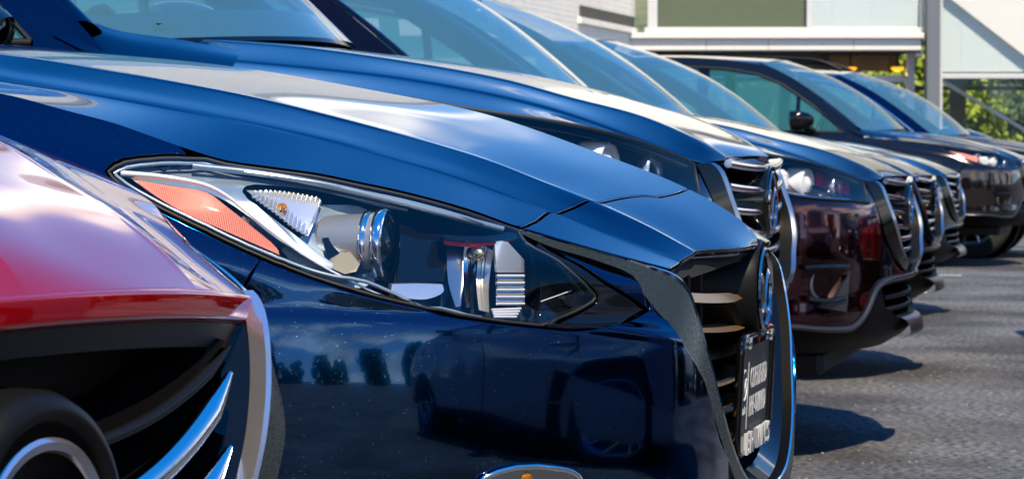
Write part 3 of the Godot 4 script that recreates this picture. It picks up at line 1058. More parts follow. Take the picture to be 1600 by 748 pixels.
# everything behind the fenders: doors, glass, roof, seats, wheels
func shell(car: Node3D, mat: Material, roof_k: float, front_x: float, gx := 0.0) -> void:
	var lift := func(h: float) -> float: return h if h < 1.05 else 1.05 + (h - 1.05) * roof_k
	# lower side
	var hs := [[1.0, 0.852], [0.965, 0.878], [0.90, 0.898], [0.80, 0.910], [0.70, 0.915], [0.60, 0.912], [0.48, 0.905], [0.40, 0.902], [0.30, 0.885], [0.22, 0.83]]
	var g := []
	for i in 49:
		var x := -1.215 - 3.165 * i / 48.0
		var col := PackedVector3Array()
		for q in hs:
			var taper := 1.0 - 0.10 * pow(clampf((-x - 3.5) / 0.88, 0.0, 1.0), 2.0)
			col.append(Vector3(x, q[0] + 0.035 * clampf((-x - 1.2) / 3.0, 0.0, 1.0) * clampf((q[0] - 0.6) / 0.4, 0.0, 1.0), q[1] * taper * (1.0 if roof_k > 0.9 else 0.977)))
		g.append(Surf.dense(col, 3))
	var low := Surf.from_grid(g, Vector3(0, 0, 1))
	var uh := func(a: Array) -> PackedVector2Array:
		var o := PackedVector2Array()
		for k in range(0, a.size(), 2):
			var t := 0.0
			for j in hs.size() - 1:
				if a[k + 1] <= hs[j][0] and a[k + 1] >= hs[j + 1][0]:
					t = j + (hs[j][0] - a[k + 1]) / (hs[j][0] - hs[j + 1][0])
			if a[k + 1] < hs[-1][0]:
				t = hs.size() - 1
			o.append(Vector2((-1.215 - a[k]) / 3.165 * 48.0, t * 3.0))
		return o
	var arc := func(cx: float, a0: float, a1: float) -> Array:
		var o := []
		for k in 13:
			var a := lerpf(a0, a1, k / 12.0)
			o.append(cx + 0.385 * cos(a))
			o.append(0.34 + 0.385 * sin(a))
		return o
	both("front_door", low.panel(uh.call([-1.30, 1.0, -2.36, 1.0, -2.38, 0.7, -2.36, 0.31, -1.42, 0.31, -1.40, 0.7])), mat, car)
	both("fender_rear", low.panel(uh.call([-1.2, 1.0, -1.295, 1.0, -1.395, 0.7, -1.415, 0.31, -1.30, 0.31, -1.282, 0.36, -1.262, 0.46, -1.2, 0.57])), mat, car)
	both("rear_door", low.panel(uh.call([-2.38, 1.0, -3.42, 1.0, -3.40, 0.82, -3.22, 0.66, -3.14, 0.5, -3.1, 0.31, -2.38, 0.31, -2.40, 0.7])), mat, car)
	both("rear_quarter", low.panel(uh.call([-3.44, 1.0, -4.375, 1.0, -4.375, 0.24, -3.98, 0.24] + arc.call(-3.6, -0.2, PI * 0.93).slice(0) + [-3.17, 0.64, -3.42, 0.81])), mat, car)
	both("sill", low.panel(uh.call([-1.30, 0.305, -3.22, 0.305, -3.22, 0.22, -1.30, 0.22])), M.matt_black, car)
	for x in [-1.62, -2.66]:
		both("door_handle", MB.new().tube(curve(PackedVector3Array([Vector3(x - 0.55, 0.86, 0.905), Vector3(x - 0.58, 0.862, 0.94), Vector3(x - 0.72, 0.867, 0.94), Vector3(x - 0.75, 0.868, 0.905)]), 10), 0.014, 8), mat, car)
	# side of the cabin above the belt
	var ug := []
	for i in 53:
		var x := -1.16 + gx - (3.24 + gx) * i / 52.0
		var col := PackedVector3Array()
		for j in 15:
			var h := 0.985 + 0.70 * j / 14.0
			var k := (h - 1.0) / 0.60
			var hh: float = lift.call(h)
			col.append(Vector3(x, hh, (0.852 - 0.205 * k - 0.03 * k * k) * (1.0 - 0.06 * pow(clampf((-x - 3.3) / 1.0, 0.0, 1.0), 2.0)) * (1.0 if roof_k > 0.9 else 0.985)))
		ug.append(col)
	var up := Surf.from_grid(ug, Vector3(0, 0.2, 1))
	var uu := func(a: Array) -> PackedVector2Array:
		var o := PackedVector2Array()
		for k in range(0, a.size(), 2):
			o.append(Vector2((-1.16 + gx - (a[k] + gx * clampf((a[k] + 3.2) / 1.0, 0.0, 1.0))) / (3.24 + gx) * 52.0, (a[k + 1] - 0.985) / 0.70 * 14.0))
		return o
	var outer := [-1.20, 1.0, -1.28, 1.07, -1.6, 1.315, -1.85, 1.475, -2.05, 1.555, -2.3, 1.595, -2.7, 1.618, -3.2, 1.615, -3.7, 1.585, -4.02, 1.53, -4.2, 1.34, -4.34, 1.06, -4.36, 1.0]
	var dlo := [-1.37, 1.03, -1.6, 1.225, -1.85, 1.395, -2.05, 1.48, -2.3, 1.525, -2.7, 1.548, -3.1, 1.54, -3.5, 1.50, -3.78, 1.42, -3.93, 1.27, -3.96, 1.12, -3.8, 1.08]
	var o2: PackedVector2Array = uu.call(outer)
	var d2: PackedVector2Array = uu.call(dlo)
	var frame := MB.new()
	var cutx: float = uu.call([-2.70, 1.2])[0].x
	for half in [PackedVector2Array([Vector2(-5, -5), Vector2(cutx, -5), Vector2(cutx, 30), Vector2(-5, 30)]), PackedVector2Array([Vector2(cutx, -5), Vector2(70, -5), Vector2(70, 30), Vector2(cutx, 30)])]:
		for a in Geometry2D.intersect_polygons(o2, half):
			for q in Geometry2D.clip_polygons(a, d2):
				up.fill(frame, q, 0.0)
	up.rim(frame, d2, 0.003, 0.03, 0.0)
	both("window_frame", frame, mat, car)
	for seg in [[-1.3, -1.72, 0.9], [-1.725, -2.44, 1.0], [-2.52, -3.36, 1.0], [-3.42, -4.1, 1.0]]:
		var a0: float = uu.call([seg[0], 1.2])[0].x
		var a1: float = uu.call([seg[1], 1.2])[0].x
		for q in Geometry2D.intersect_polygons(d2, PackedVector2Array([Vector2(a0, -5), Vector2(a1, -5), Vector2(a1, 30), Vector2(a0, 30)])):
			var gl := MB.new()
			up.fill(gl, q, 0.008)
			both("side_window", gl, M.side_glass, car)
	for q in [[-2.435, 1.03, -2.525, 1.03, -2.525, 1.56, -2.435, 1.56], [-3.355, 1.04, -3.425, 1.04, -3.425, 1.55, -3.355, 1.55], [-1.715, 1.02, -1.745, 1.02, -1.745, 1.34, -1.715, 1.32]]:
		var bp := MB.new()
		up.fill(bp, uu.call(q), 0.004)
		both("door_pillar", bp, M.gloss_black, car)
	var seal := PackedVector3Array()
	for q in d2:
		seal.append(up.pos(q, 0.002))
	both("window_seal", MB.new().tube(seal, 0.009, 6, true), M.rubber, car)
	# windscreen, pillars, roof
	var ws := []
	var roof := []
	for i in 25:
		var k := -1.0 + 2.0 * i / 24.0
		var line := PackedVector3Array()
		for j in 13:
			var t := j / 12.0
			var lo := Vector3(-0.99 + gx - 0.25 * k * k, 1.062 - 0.028 * k * k, 0.775 * k)
			var hi := Vector3(-1.93 + gx - 0.13 * k * k, lift.call(1.605 - 0.035 * k * k), 0.585 * k)
			line.append(lo.lerp(hi, t) + Vector3(0.045, 0.06, 0) * sin(PI * t) * (1.0 - 0.55 * k * k))
		ws.append(line)
		var rl := PackedVector3Array()
		for j in 17:
			var t := j / 16.0
			var x := lerpf(-1.93 + gx - 0.13 * k * k, -4.03 - 0.05 * (1.0 - k * k), t)
			var top: float = lift.call(1.605 + 0.052 * sin(PI * clampf(t * 0.85 + 0.02, 0.0, 1.0)) - 0.055 * t * t * t)
			var half := lerpf(0.585, 0.62, clampf(t * 5.0, 0.0, 1.0)) - 0.05 * t * t
			rl.append(Vector3(x, top - 0.035 * k * k - 0.02 * pow(absf(k), 6.0), half * k))
		roof.append(rl)
	put("windscreen", MB.new().grid(ws, false, false, Vector3(0.6, 1, 0)), M.glass, car)
	var band := []
	for i in 25:
		var line := PackedVector3Array()
		for j in 4:
			line.append(ws[i][j].lerp(ws[i][j + 1], 0.0) * 1.0 + Vector3(-0.006, -0.008, 0) if j < 1 else ws[i][0].lerp(ws[i][1], 0.35 * j) + Vector3(-0.006, -0.008, 0))
		band.append(line)
	put("screen_border", MB.new().grid(band, false, false, Vector3(0.6, 1, 0)), M.gloss_black, car)
	put("roof", MB.new().grid(roof, false, false, Vector3.UP), mat, car)
	var l0 := PackedVector3Array()
	var l1 := PackedVector3Array()
	var l2 := PackedVector3Array()
	var edge := curve(PackedVector3Array([Vector3(-1.28, 1.07, 0), Vector3(-1.6, 1.315, 0), Vector3(-1.85, 1.475, 0), Vector3(-2.05, 1.555, 0)]), 12)
	for j in 13:
		var e := edge[j]
		var s := up.pos(Vector2((-1.16 - e.x) / (3.24 + gx) * 52.0, (e.y - 0.985) / 0.70 * 14.0))
		l0.append(ws[24][j])
		l1.append((ws[24][j] + s) * 0.5 + Vector3(0.010, 0.012, 0.006))
		l2.append(s)
	var ap := MB.new()
	var pg := []
	for j in 13:
		pg.append(PackedVector3Array([l0[j], l0[j].lerp(l1[j], 0.5) + Vector3(0.003, 0.004, 0.0), l1[j], l1[j].lerp(l2[j], 0.5) + Vector3(0.001, 0.003, 0.003), l2[j]]))
	ap.grid(pg, false, false, Vector3(0.5, 1, 1))
	both("windscreen_pillar", ap, mat, car)
	var rs0 := PackedVector3Array()
	var rs1 := PackedVector3Array()
	var oe := curve(PackedVector3Array([Vector3(-2.05, 1.555, 0), Vector3(-2.3, 1.595, 0), Vector3(-2.7, 1.618, 0), Vector3(-3.2, 1.615, 0), Vector3(-3.7, 1.585, 0), Vector3(-4.02, 1.53, 0)]), 16)
	for j in 17:
		rs0.append(roof[24][j])
		rs1.append(up.pos(Vector2((-1.16 + gx - (oe[j].x + gx * clampf((oe[j].x + 3.2) / 1.0, 0.0, 1.0))) / (3.24 + gx) * 52.0, (oe[j].y - 0.985) / 0.70 * 14.0)))
	both("roof_edge", MB.new().rails([rs0, rs1]), mat, car)
	# tail
	var tg := []
	for q in [[-4.04, 1.545, 0.575], [-4.13, 1.44, 0.60], [-4.22, 1.32, 0.65], [-4.31, 1.12, 0.73], [-4.35, 1.0, 0.765], [-4.42, 0.8, 0.81], [-4.42, 0.55, 0.82], [-4.40, 0.35, 0.80], [-4.36, 0.24, 0.75]]:
		var line := PackedVector3Array()
		for i in 15:
			var k := -1.0 + 2.0 * i / 14.0
			line.append(Vector3(q[0] - 0.04 * (1.0 - k * k), lift.call(q[1]), q[2] * k))
		tg.append(line)
	put("tailgate", MB.new().grid(tg, false, false, Vector3(-1, 0.2, 0)), mat, car)
	both("tail_lamp", bx(MB.new(), Vector3(-4.41, 0.88, 0.5), Vector3(-4.3, 1.0, 0.78), 0.02), M.tail, car)
	put("rear_window", MB.new().plate(PackedVector3Array([Vector3(-4.14, lift.call(1.49), -0.5), Vector3(-4.14, lift.call(1.49), 0.5), Vector3(-4.34, lift.call(1.14), 0.6), Vector3(-4.34, lift.call(1.14), -0.6)]), Vector3(0.03, 0, 0)), M.gloss_black, car)
	# cabin
	var tub := MB.new()
	bx(tub, Vector3(-4.2, 0.26, -0.72), Vector3(-1.25, 0.42, 0.72), 0.03)
	bx(tub, Vector3(-1.25, 0.26, -0.70), Vector3(-1.05, 0.95, 0.70), 0.02)
	bx(tub, Vector3(-1.05, 0.24, -0.55), Vector3(front_x, 0.32, 0.55), 0.02)
	bx(tub, Vector3(-4.25, 0.42, -0.70), Vector3(-3.4, 0.95, 0.70), 0.03)
	put("floor_pan", tub, M.matt_black, car)
	put("dashboard", bx(MB.new(), Vector3(-1.62, 0.70, -0.74), Vector3(-1.10, 1.015, 0.74), 0.06), M.matt_black, car)
	put("steering_wheel", MB.new().tube(circle(Vector3(-1.75, 0.98, -0.36), Vector3(0.9, -0.4, 0), 0.18, 24), 0.014, 8, true), M.black, car)
	for s in [[-2.15, 0.37], [-2.15, -0.37], [-3.05, 0.40], [-3.05, -0.40]]:
		var st := MB.new()
		bx(st, Vector3(s[0] - 0.25, 0.42, s[1] - 0.25), Vector3(s[0] + 0.28, 0.62, s[1] + 0.25), 0.05)
		st.box(Transform3D(Basis(Vector3.BACK, 0.22), Vector3(s[0] - 0.32, 0.86, s[1])), Vector3(0.13, 0.60, 0.48), 0.05)
		st.box(Transform3D(Basis(Vector3.BACK, 0.15), Vector3(s[0] - 0.40, minf(1.27, lift.call(1.45) - 0.1), s[1])), Vector3(0.10, 0.18, 0.26), 0.045)
		put("seat", st, M.cloth, car)
	put("interior_mirror", MB.new().box(Transform3D(Basis.IDENTITY, Vector3(-1.86 + gx, lift.call(1.47), 0.0)), Vector3(0.03, 0.07, 0.22), 0.012), M.black, car)
	# door mirrors
	var mg := []
	for i in 13:
		var t := i / 12.0
		var ring := PackedVector3Array()
		for j in 20:
			var a := TAU * j / 20.0
			var r := sqrt(maxf(sin(PI * (0.04 + 0.96 * t * 0.62)), 0.0))
			ring.append(Vector3(-1.585 - 0.17 * t, 1.12 + 0.075 * r * signf(sin(a)) * pow(absf(sin(a)), 0.75) + 0.012 * cos(a), 0.985 + 0.125 * r * signf(cos(a)) * pow(absf(cos(a)), 0.8)))
		mg.append(ring)
	both("door_mirror", MB.new().grid(mg, false, true), M.gloss_black, car)
	both("mirror_glass", MB.new().lathe(Vector3(-1.75, 1.12, 0.985), Vector3(-1, 0, 0), PackedVector2Array([Vector2(0, 0), Vector2(0.066, 0.0), Vector2(0.07, -0.006)]), 20), M.chrome, car)
	both("mirror_foot", MB.new().tube(PackedVector3Array([Vector3(-1.60, 1.03, 0.80), Vector3(-1.64, 1.055, 0.88), Vector3(-1.66, 1.075, 0.95)]), [0.035, 0.026, 0.024], 8), M.black, car)
	wheels(car, -0.92, -3.6, 0.79)
	# dark arch liners
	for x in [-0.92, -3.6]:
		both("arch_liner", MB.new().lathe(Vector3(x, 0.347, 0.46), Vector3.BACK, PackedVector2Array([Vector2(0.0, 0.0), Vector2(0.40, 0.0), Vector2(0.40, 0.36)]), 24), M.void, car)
	var cw := []
	for q in [[-0.955, 1.016, 0.70, 1.001, 0.77, 0.972, 0.842], [-1.10, 1.040, 0.715, 1.020, 0.785, 0.988, 0.856], [-1.22, 1.058, 0.74, 1.040, 0.80, 1.004, 0.866], [-1.33, 1.105, 0.757, 1.085, 0.81, 1.045, 0.848]]:
		cw.append(Surf.dense(PackedVector3Array([Vector3(q[0] - 0.02 + gx, q[1], q[2]), Vector3(q[0] - 0.008 + gx, q[3], q[4]), Vector3(q[0] + gx, q[5], q[6])]), 6))
	var cg := []
	for j in cw[0].size():
		var col := PackedVector3Array()
		for i in cw.size():
			col.append(cw[i][j])
		cg.append(Surf.dense(col, 6))
	both("cowl_corner", MB.new().grid(cg, false, false, Vector3(0, 1, 0.4)), mat, car)
	# hood hinge gap: scuttle and wiper
	put("scuttle", bx(MB.new(), Vector3(-1.24 + gx, 0.93, -0.72), Vector3(-0.98 + gx, 1.0, 0.72), 0.02), M.matt_black, car)
	put("wiper", MB.new().tube(PackedVector3Array([Vector3(-1.05 + gx, 1.075, -0.1), Vector3(-1.08 + gx, 1.078, 0.3), Vector3(-1.19 + gx, 1.066, 0.62)]), 0.008, 6), M.black, car)


func circle(c: Vector3, axis: Vector3, r: float, seg: int) -> PackedVector3Array:
	axis = axis.normalized()
	var s := axis.cross(Vector3.UP if absf(axis.y) < 0.9 else Vector3.RIGHT).normalized()
	var u := s.cross(axis)
	var o := PackedVector3Array()
	for k in seg:
		o.append(c + (s * cos(TAU * k / seg) + u * sin(TAU * k / seg)) * r)
	return o


func backing(s: Surf, inset: float, skip: PackedVector2Array, mouth := false, top := 0.76) -> MB:
	var mb := MB.new()
	for i in s.ns:
		for j in s.nt:
			var q := Vector2(i + 0.5, j + 0.5)
			var m := s.pos(q)
			if Geometry2D.is_point_in_polygon(q, skip) or (mouth and m.x > -0.13 and m.z < 0.46 and m.y > 0.385 and m.y < top - 0.02):
				continue
			var c := [Vector2(i, j), Vector2(i + 1, j), Vector2(i + 1, j + 1), Vector2(i, j + 1)]
			mb.quad(s.pos(c[0], inset), s.pos(c[1], inset), s.pos(c[2], inset), s.pos(c[3], inset), s.nor(c[0]), s.nor(c[1]), s.nor(c[2]), s.nor(c[3]))
	return mb


# a logo of spread wings inside a ring, as seen on the grille
func badge(called: String, car: Node3D, at: Vector3, r: float, metal: Material) -> void:
	var ring := MB.new()
	var rr := [[1.0, -0.002], [1.04, 0.001], [0.99, 0.004], [0.90, 0.003], [0.87, -0.001]]
	var lines := []
	for q in rr:
		var p := PackedVector3Array()
		for k in 49:
			var a := TAU * k / 48.0
			p.append(at + Vector3(q[1], sin(a) * r * 0.9 * q[0], cos(a) * r * q[0]))
		lines.append(p)
	ring.rails(lines)
	var o := put(called, ring, metal, car)
	var w := MB.new()
	for s in [-1.0, 1.0]:
		for arm in [[[0.88, 0.26, 0.05], [0.64, 0.34, 0.10], [0.38, 0.26, 0.10], [0.15, -0.02, 0.09], [0.0, -0.30, 0.08]], [[0.0, -0.32, 0.06], [0.3, -0.50, 0.07], [0.62, -0.48, 0.06], [0.86, -0.25, 0.04]]]:
			var top := PackedVector3Array()
			var mid := PackedVector3Array()
			var low := PackedVector3Array()
			for q in arm:
				top.append(at + Vector3(0.0, (q[1] + q[2]) * r, s * q[0] * r))
				mid.append(at + Vector3(0.003, q[1] * r, s * q[0] * r))
				low.append(at + Vector3(0.0, (q[1] - q[2]) * r, s * q[0] * r))
			w.rails([curve(top, 14), curve(mid, 14), curve(low, 14)])
	put("badge_wings", w, metal, o)


func make_hatch() -> Node3D:
	var car := base("blue_car", Vector3.ZERO)
	var paintm: Material = M.blue
	var H := hatch_hood
	var S := hatch_side
	put("hood", whole(H.panel(poly("hatch_hood"), 0.002, 0.0025, 0.015)), paintm, car)
	put("nose_panel", whole(H.panel(poly("hatch_nose"), 0.0015, 0.002, 0.012)), paintm, car)
	both("fender", S.panel(poly("hatch_fender"), 0.002, 0.002, 0.015), paintm, car)
	both("bumper", S.panel(poly("hatch_bumper"), 0.002, 0.0025, 0.02), paintm, car)
	both("bumper_tip", S.panel(poly("hatch_tip"), 0.0005, 0.002, 0.012), paintm, car)
	both("headlight_trim", S.panel(poly("hatch_trim"), 0.0005, 0.002, 0.012, 0.003), M.gloss_black, car)
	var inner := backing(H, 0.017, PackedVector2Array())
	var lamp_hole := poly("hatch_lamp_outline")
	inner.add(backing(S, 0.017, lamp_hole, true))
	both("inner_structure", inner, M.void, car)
	hatch_lamp(car, 1.0)
	hatch_grille(car)
	# dark under-lip of the nose
	var lip0 := PackedVector3Array()
	for j in 37:
		lip0.append(H.pos(Vector2(96, 72.0 * j / 36.0)))
	var lip := [lip0]
	for q in [[-0.001, -0.004], [-0.012, -0.011], [-0.020, -0.013], [-0.06, -0.012]]:
		lip.append(moved(lip0, Vector3(q[0], q[1], 0)))
	put("nose_lip", whole(MB.new().rails(lip)), M.gloss_black, car)
	# lower turn lamp
	var tl := both("turn_lamp", S.panel(poly("hatch_turn_lamp"), 0.0, 0.002, 0.004, -0.006), M.lens, car)
	for k in 2:
		var seat := S.panel(poly("hatch_turn_lamp"), 0.004, 0.0, 0.0, -0.002)
		put("lamp_reflector", seat if k == 0 else flipped(seat), M.satin, tl[k])
		var mid := Vector2.ZERO
		for q in poly("hatch_turn_lamp"):
			mid += q / poly("hatch_turn_lamp").size()
		var at := S.pos(mid + Vector2(-0.6, -0.55), -0.0025)
		var blob := MB.new().lathe(at, S.nor(mid), PackedVector2Array([Vector2(0.0, 0.003), Vector2(0.005, 0.0025), Vector2(0.008, 0.0)]), 18, true)
		put("turn_bulb", blob if k == 0 else flipped(blob), M.bulb, tl[k])
		var bl := MB.new()
		var ringp := PackedVector3Array()
		for q in poly("hatch_turn_lamp"):
			ringp.append(S.pos(q, -0.005))
		bl.tube(ringp, 0.004, 6, true)
		put("lamp_bezel", bl if k == 0 else flipped(bl), M.chrome, tl[k])
	shell(car, paintm, 0.78, -0.25, -0.27)
	return car


func whole(mb: MB) -> MB:
	return MB.new().add(mb).add(mb, MIRROR)


func p3(key: String) -> PackedVector3Array:
	return pts3(outline["in_" + key] if outline.has("in_" + key) else outline["pt_" + key])


func hatch_lamp(car: Node3D, _s: float) -> void:
	var S := hatch_side
	var back := Vector3(-0.447, 0, -0.894)
	for side in 2:
		var fl := func(mb: MB) -> MB: return mb if side == 0 else flipped(mb)
		var lens := S.panel(poly("hatch_lens"), 0.004, 0.0015, 0.0)
		var lamp := put("headlight", fl.call(lens), M.lens, car)
		# gasket round the opening
		var ring := PackedVector3Array()
		for q in S.shrink(poly("hatch_lens"), 0.0025):
			ring.append(S.pos(q, 0.0045))
		put("gasket", fl.call(MB.new().tube(ring, 0.0024, 6, true)), M.rubber, lamp)
		var rim2 := PackedVector3Array()
		for q in S.shrink(poly("hatch_lens"), 0.009):
			if S.pos(q).x < -0.255:
				rim2.append(S.pos(q, 0.007))
		put("lens_edge", fl.call(MB.new().tube(rim2, 0.0024, 6)), M.housing, lamp)
		# the bowl behind the lens
		var bowl := MB.new()
		S.push = back
		S.fill(bowl, S.shrink(poly("hatch_lens"), -0.002), 0.09)
		S.rim(bowl, S.shrink(poly("hatch_lens"), 0.0035), 0.001, 0.09, 0.004)
		S.push = Vector3.ZERO
		put("lamp_housing", fl.call(bowl), M.housing_dark, lamp)
		var amber := MB.new()
		var ap := p3("amber_reflector")
		amber.plate(ap, back * 0.006)
		put("amber_reflector", fl.call(amber), M.amber, lamp)
		var ribs := MB.new()
		for k in 92:
			var x := lerpf(-0.668, -0.478, k / 91.0)
			var seg := span_at(ap, x)
			if seg.size() == 2 and seg[0].distance_to(seg[1]) > 0.004:
				ribs.tube(PackedVector3Array([seg[0], seg[1]]), 0.0011, 5)
		var rb := put("amber_rib", fl.call(ribs), M.amber, lamp)
		rb.set_meta("kind", "stuff")
		put("bezel", fl.call(MB.new().plate(p3("bezel"), back * 0.02)), M.housing, lamp)
		put("bowl_side", fl.call(MB.new().plate(p3("bowl_left"), back * 0.01)), M.housing, lamp)
		var tr := p3("turn_reflector")
		put("turn_reflector", fl.call(MB.new().plate(tr, back * 0.01)), M.reflector, lamp)
		var flutes := MB.new()
		for k in 18:
			var x := lerpf(-0.535, -0.447, k / 17.0)
			var seg := span_at(tr, x)
			if seg.size() == 2 and seg[0].distance_to(seg[1]) > 0.004:
				flutes.tube(PackedVector3Array([seg[0] + back * 0.001, (seg[0] + seg[1]) * 0.5 + back * 0.006, seg[1] + back * 0.001]), 0.0028, 6)
		var fo := put("reflector_flute", fl.call(flutes), M.reflector, lamp)
		fo.set_meta("kind", "stuff")
		var bc := p3("bulb")[0]
		put("turn_bulb", fl.call(MB.new().lathe(bc + back * 0.02, Vector3(0.6, -0.1, 0.8), PackedVector2Array([Vector2(0.0, 0.022), Vector2(0.003, 0.020), Vector2(0.005, 0.014), Vector2(0.0045, 0.006), Vector2(0.004, 0.0)]), 14, true)), M.bulb, lamp)
		# thin light guide that sweeps down to the front
		var guide := curve(p3("light_bar"), 40)
		var gr := []
		for k in 41:
			gr.append(lerpf(0.0042, 0.0016, clampf(k / 20.0, 0.0, 1.0)))
		put("light_guide", fl.call(MB.new().tube(guide, gr, 8)), M.guide, lamp)
		# projector: drum, two chrome rings, lens
		var f := Vector3(1, 0, 0)
		var c := p3("ring_c")[0]
		put("projector_drum", fl.call(MB.new().lathe(c + f * -0.09, f, PackedVector2Array([Vector2(0.030, 0.0), Vector2(0.037, 0.01), Vector2(0.039, 0.07), Vector2(0.0405, 0.072), Vector2(0.0405, 0.082)]), 40, false)), M.drum, lamp)
		put("projector_ring", fl.call(MB.new().lathe(c, f, PackedVector2Array([Vector2(0.036, -0.012), Vector2(0.0445, -0.010), Vector2(0.0455, 0.0), Vector2(0.043, 0.004), Vector2(0.037, -0.004), Vector2(0.034, -0.014)]), 48, true)), M.chrome, lamp)
		put("projector_ring", fl.call(MB.new().lathe(c - f * 0.021, f, PackedVector2Array([Vector2(0.038, -0.006), Vector2(0.0425, -0.005), Vector2(0.043, 0.003), Vector2(0.038, 0.004)]), 48, true)), M.chrome, lamp)
		put("projector_lens", fl.call(MB.new().lathe(c - f * 0.012, f, PackedVector2Array([Vector2(0.034, 0.0), Vector2(0.028, 0.010), Vector2(0.018, 0.017), Vector2(0.0, 0.021)]), 36, true)), M.gloss_black, lamp)
		put("mirror_panel", fl.call(MB.new().plate(p3("mirror_panel"), back * 0.004)), M.gloss_black, lamp)
		put("reflector_tray", fl.call(MB.new().plate(p3("tray"), back * 0.02)), M.reflector, lamp)
		put("reflector_wall", fl.call(MB.new().plate(p3("reflector_wall"), back * 0.012)), M.satin, lamp)
		put("high_beam_facet", fl.call(dished(p3("facet_a"), back)), M.chrome, lamp)
		put("high_beam_facet", fl.call(dished(p3("facet_b"), back)), M.reflector, lamp)
		var q := p3("ribs")
		for k in 9:
			var a := q[0].lerp(q[3], (k + 0.5) / 9.0)
			var b := q[1].lerp(q[2], (k + 0.5) / 9.0)
			put("lens_rib", fl.call(MB.new().tube(PackedVector3Array([a, b]), 0.0019, 6)), M.guide if k % 2 == 0 else M.chrome, lamp)
		put("rib_back", fl.call(MB.new().plate(moved(q, back * 0.003), back * 0.004)), M.housing_dark, lamp)
		q = p3("ribs2")
		for k in 4:
			var a := q[0].lerp(q[3], (k + 0.5) / 4.0)
			var b := q[1].lerp(q[2], (k + 0.5) / 4.0)
			put("lens_rib", fl.call(MB.new().tube(PackedVector3Array([a, b]), 0.0017, 6)), M.guide, lamp)
		var bcn := p3("beam_c")[0]
		var shade := MB.new()
		var g := []
		for a in 9:
			var line := PackedVector3Array()
			var u := lerpf(-0.2, 1.25, a / 8.0)
			for t in 13:
				var v := lerpf(-1.25, 1.25, t / 12.0)
				line.append(bcn + Vector3(0.045 + 0.018 * cos(v) + 0.010 * u, 0.046 * sin(v), -0.028) + back * (0.022 * u))
			g.append(line)
		shade.grid(g, false, false, Vector3(1, 0, 1))
		put("high_beam_shade", fl.call(shade), M.gloss_black, lamp)
		var roofp := p3("ribs")
		put("high_beam_roof", fl.call(MB.new().plate(PackedVector3Array([roofp[0] + Vector3(-0.004, 0.043, -0.004), roofp[0] + Vector3(0.012, 0.040, -0.01), roofp[1] + Vector3(0.0, 0.018, 0.0), roofp[1] + Vector3(0, 0.002, 0), roofp[0] + Vector3(0, 0.002, 0)]), back * 0.01)), M.reflector, lamp)
		put("highlight_band", fl.call(MB.new().tube(curve(p3("top_band"), 30), 0.0045, 6, false, 0.6)), M.housing, lamp)  # pale tube added as the highlight streak along the lens top
		put("painted_red_reflection", fl.call(MB.new().tube(curve(p3("red_strip"), 16), 0.0032, 6)), M.reflected_red, lamp)  # strip painted red for a car reflected under the brow
		put("beam_bulb", fl.call(MB.new().lathe(p3("gold_bulb")[0], Vector3(0.9, 0.0, 0.5), PackedVector2Array([Vector2(0.0, 0.016), Vector2(0.006, 0.013), Vector2(0.009, 0.004), Vector2(0.008, -0.008), Vector2(0.0, -0.012)]), 16, true)), M.gold, lamp)
		put("reflector_cup", fl.call(MB.new().plate(p3("cup"), back * 0.012)), M.gold, lamp)
		put("cooling_vent", fl.call(MB.new().plate(p3("vent"), back * 0.004)), M.gloss_black, lamp)
		put("eyebrow", fl.call(MB.new().plate(p3("eyebrow"), back * 0.03)), M.gloss_black, lamp)
		put("inner_wall", fl.call(MB.new().plate(p3("inner_wall"), back * 0.01)), M.gloss_black, lamp)
		q = p3("line")
		put("trim_line", fl.call(MB.new().tube(q, 0.0009, 6)), M.guide, lamp)
		q = p3("fin")
		put("black_fin", fl.call(MB.new().tube(curve(q, 10), 0.006, 4)), M.gloss_black, lamp)


# where a vertical line at x crosses an outline of points: top and bottom
func span_at(p: PackedVector3Array, x: float) -> Array:
	var o := []
	for i in p.size():
		var a := p[i]
		var b := p[(i + 1) % p.size()]
		if (a.x - x) * (b.x - x) < 0.0:
			o.append(a.lerp(b, (x - a.x) / (b.x - a.x)))
	return [o[0], o[1]] if o.size() >= 2 else []


# an outline bowed like a reflector's facet
func dished(p: PackedVector3Array, back: Vector3) -> MB:
	var a := p[0]
	var b := p[1]
	var low_b := p[p.size() - 2]
	var low_a := p[p.size() - 1]
	var g := []
	for i in 9:
		var line := PackedVector3Array()
		for j in 17:
			var t := j / 16.0
			var s := i / 8.0
			var mid_b := p[2] if p.size() > 4 else b.lerp(low_b, 0.5)
			var right := b.lerp(low_b, t) + (mid_b - b.lerp(low_b, 0.5)) * sin(PI * t)
			line.append(a.lerp(low_a, t).lerp(right, s) + back * (0.020 * sin(PI * t) + 0.008 * sin(PI * s)))
		g.append(line)
	return MB.new().grid(g, false, false, -back)


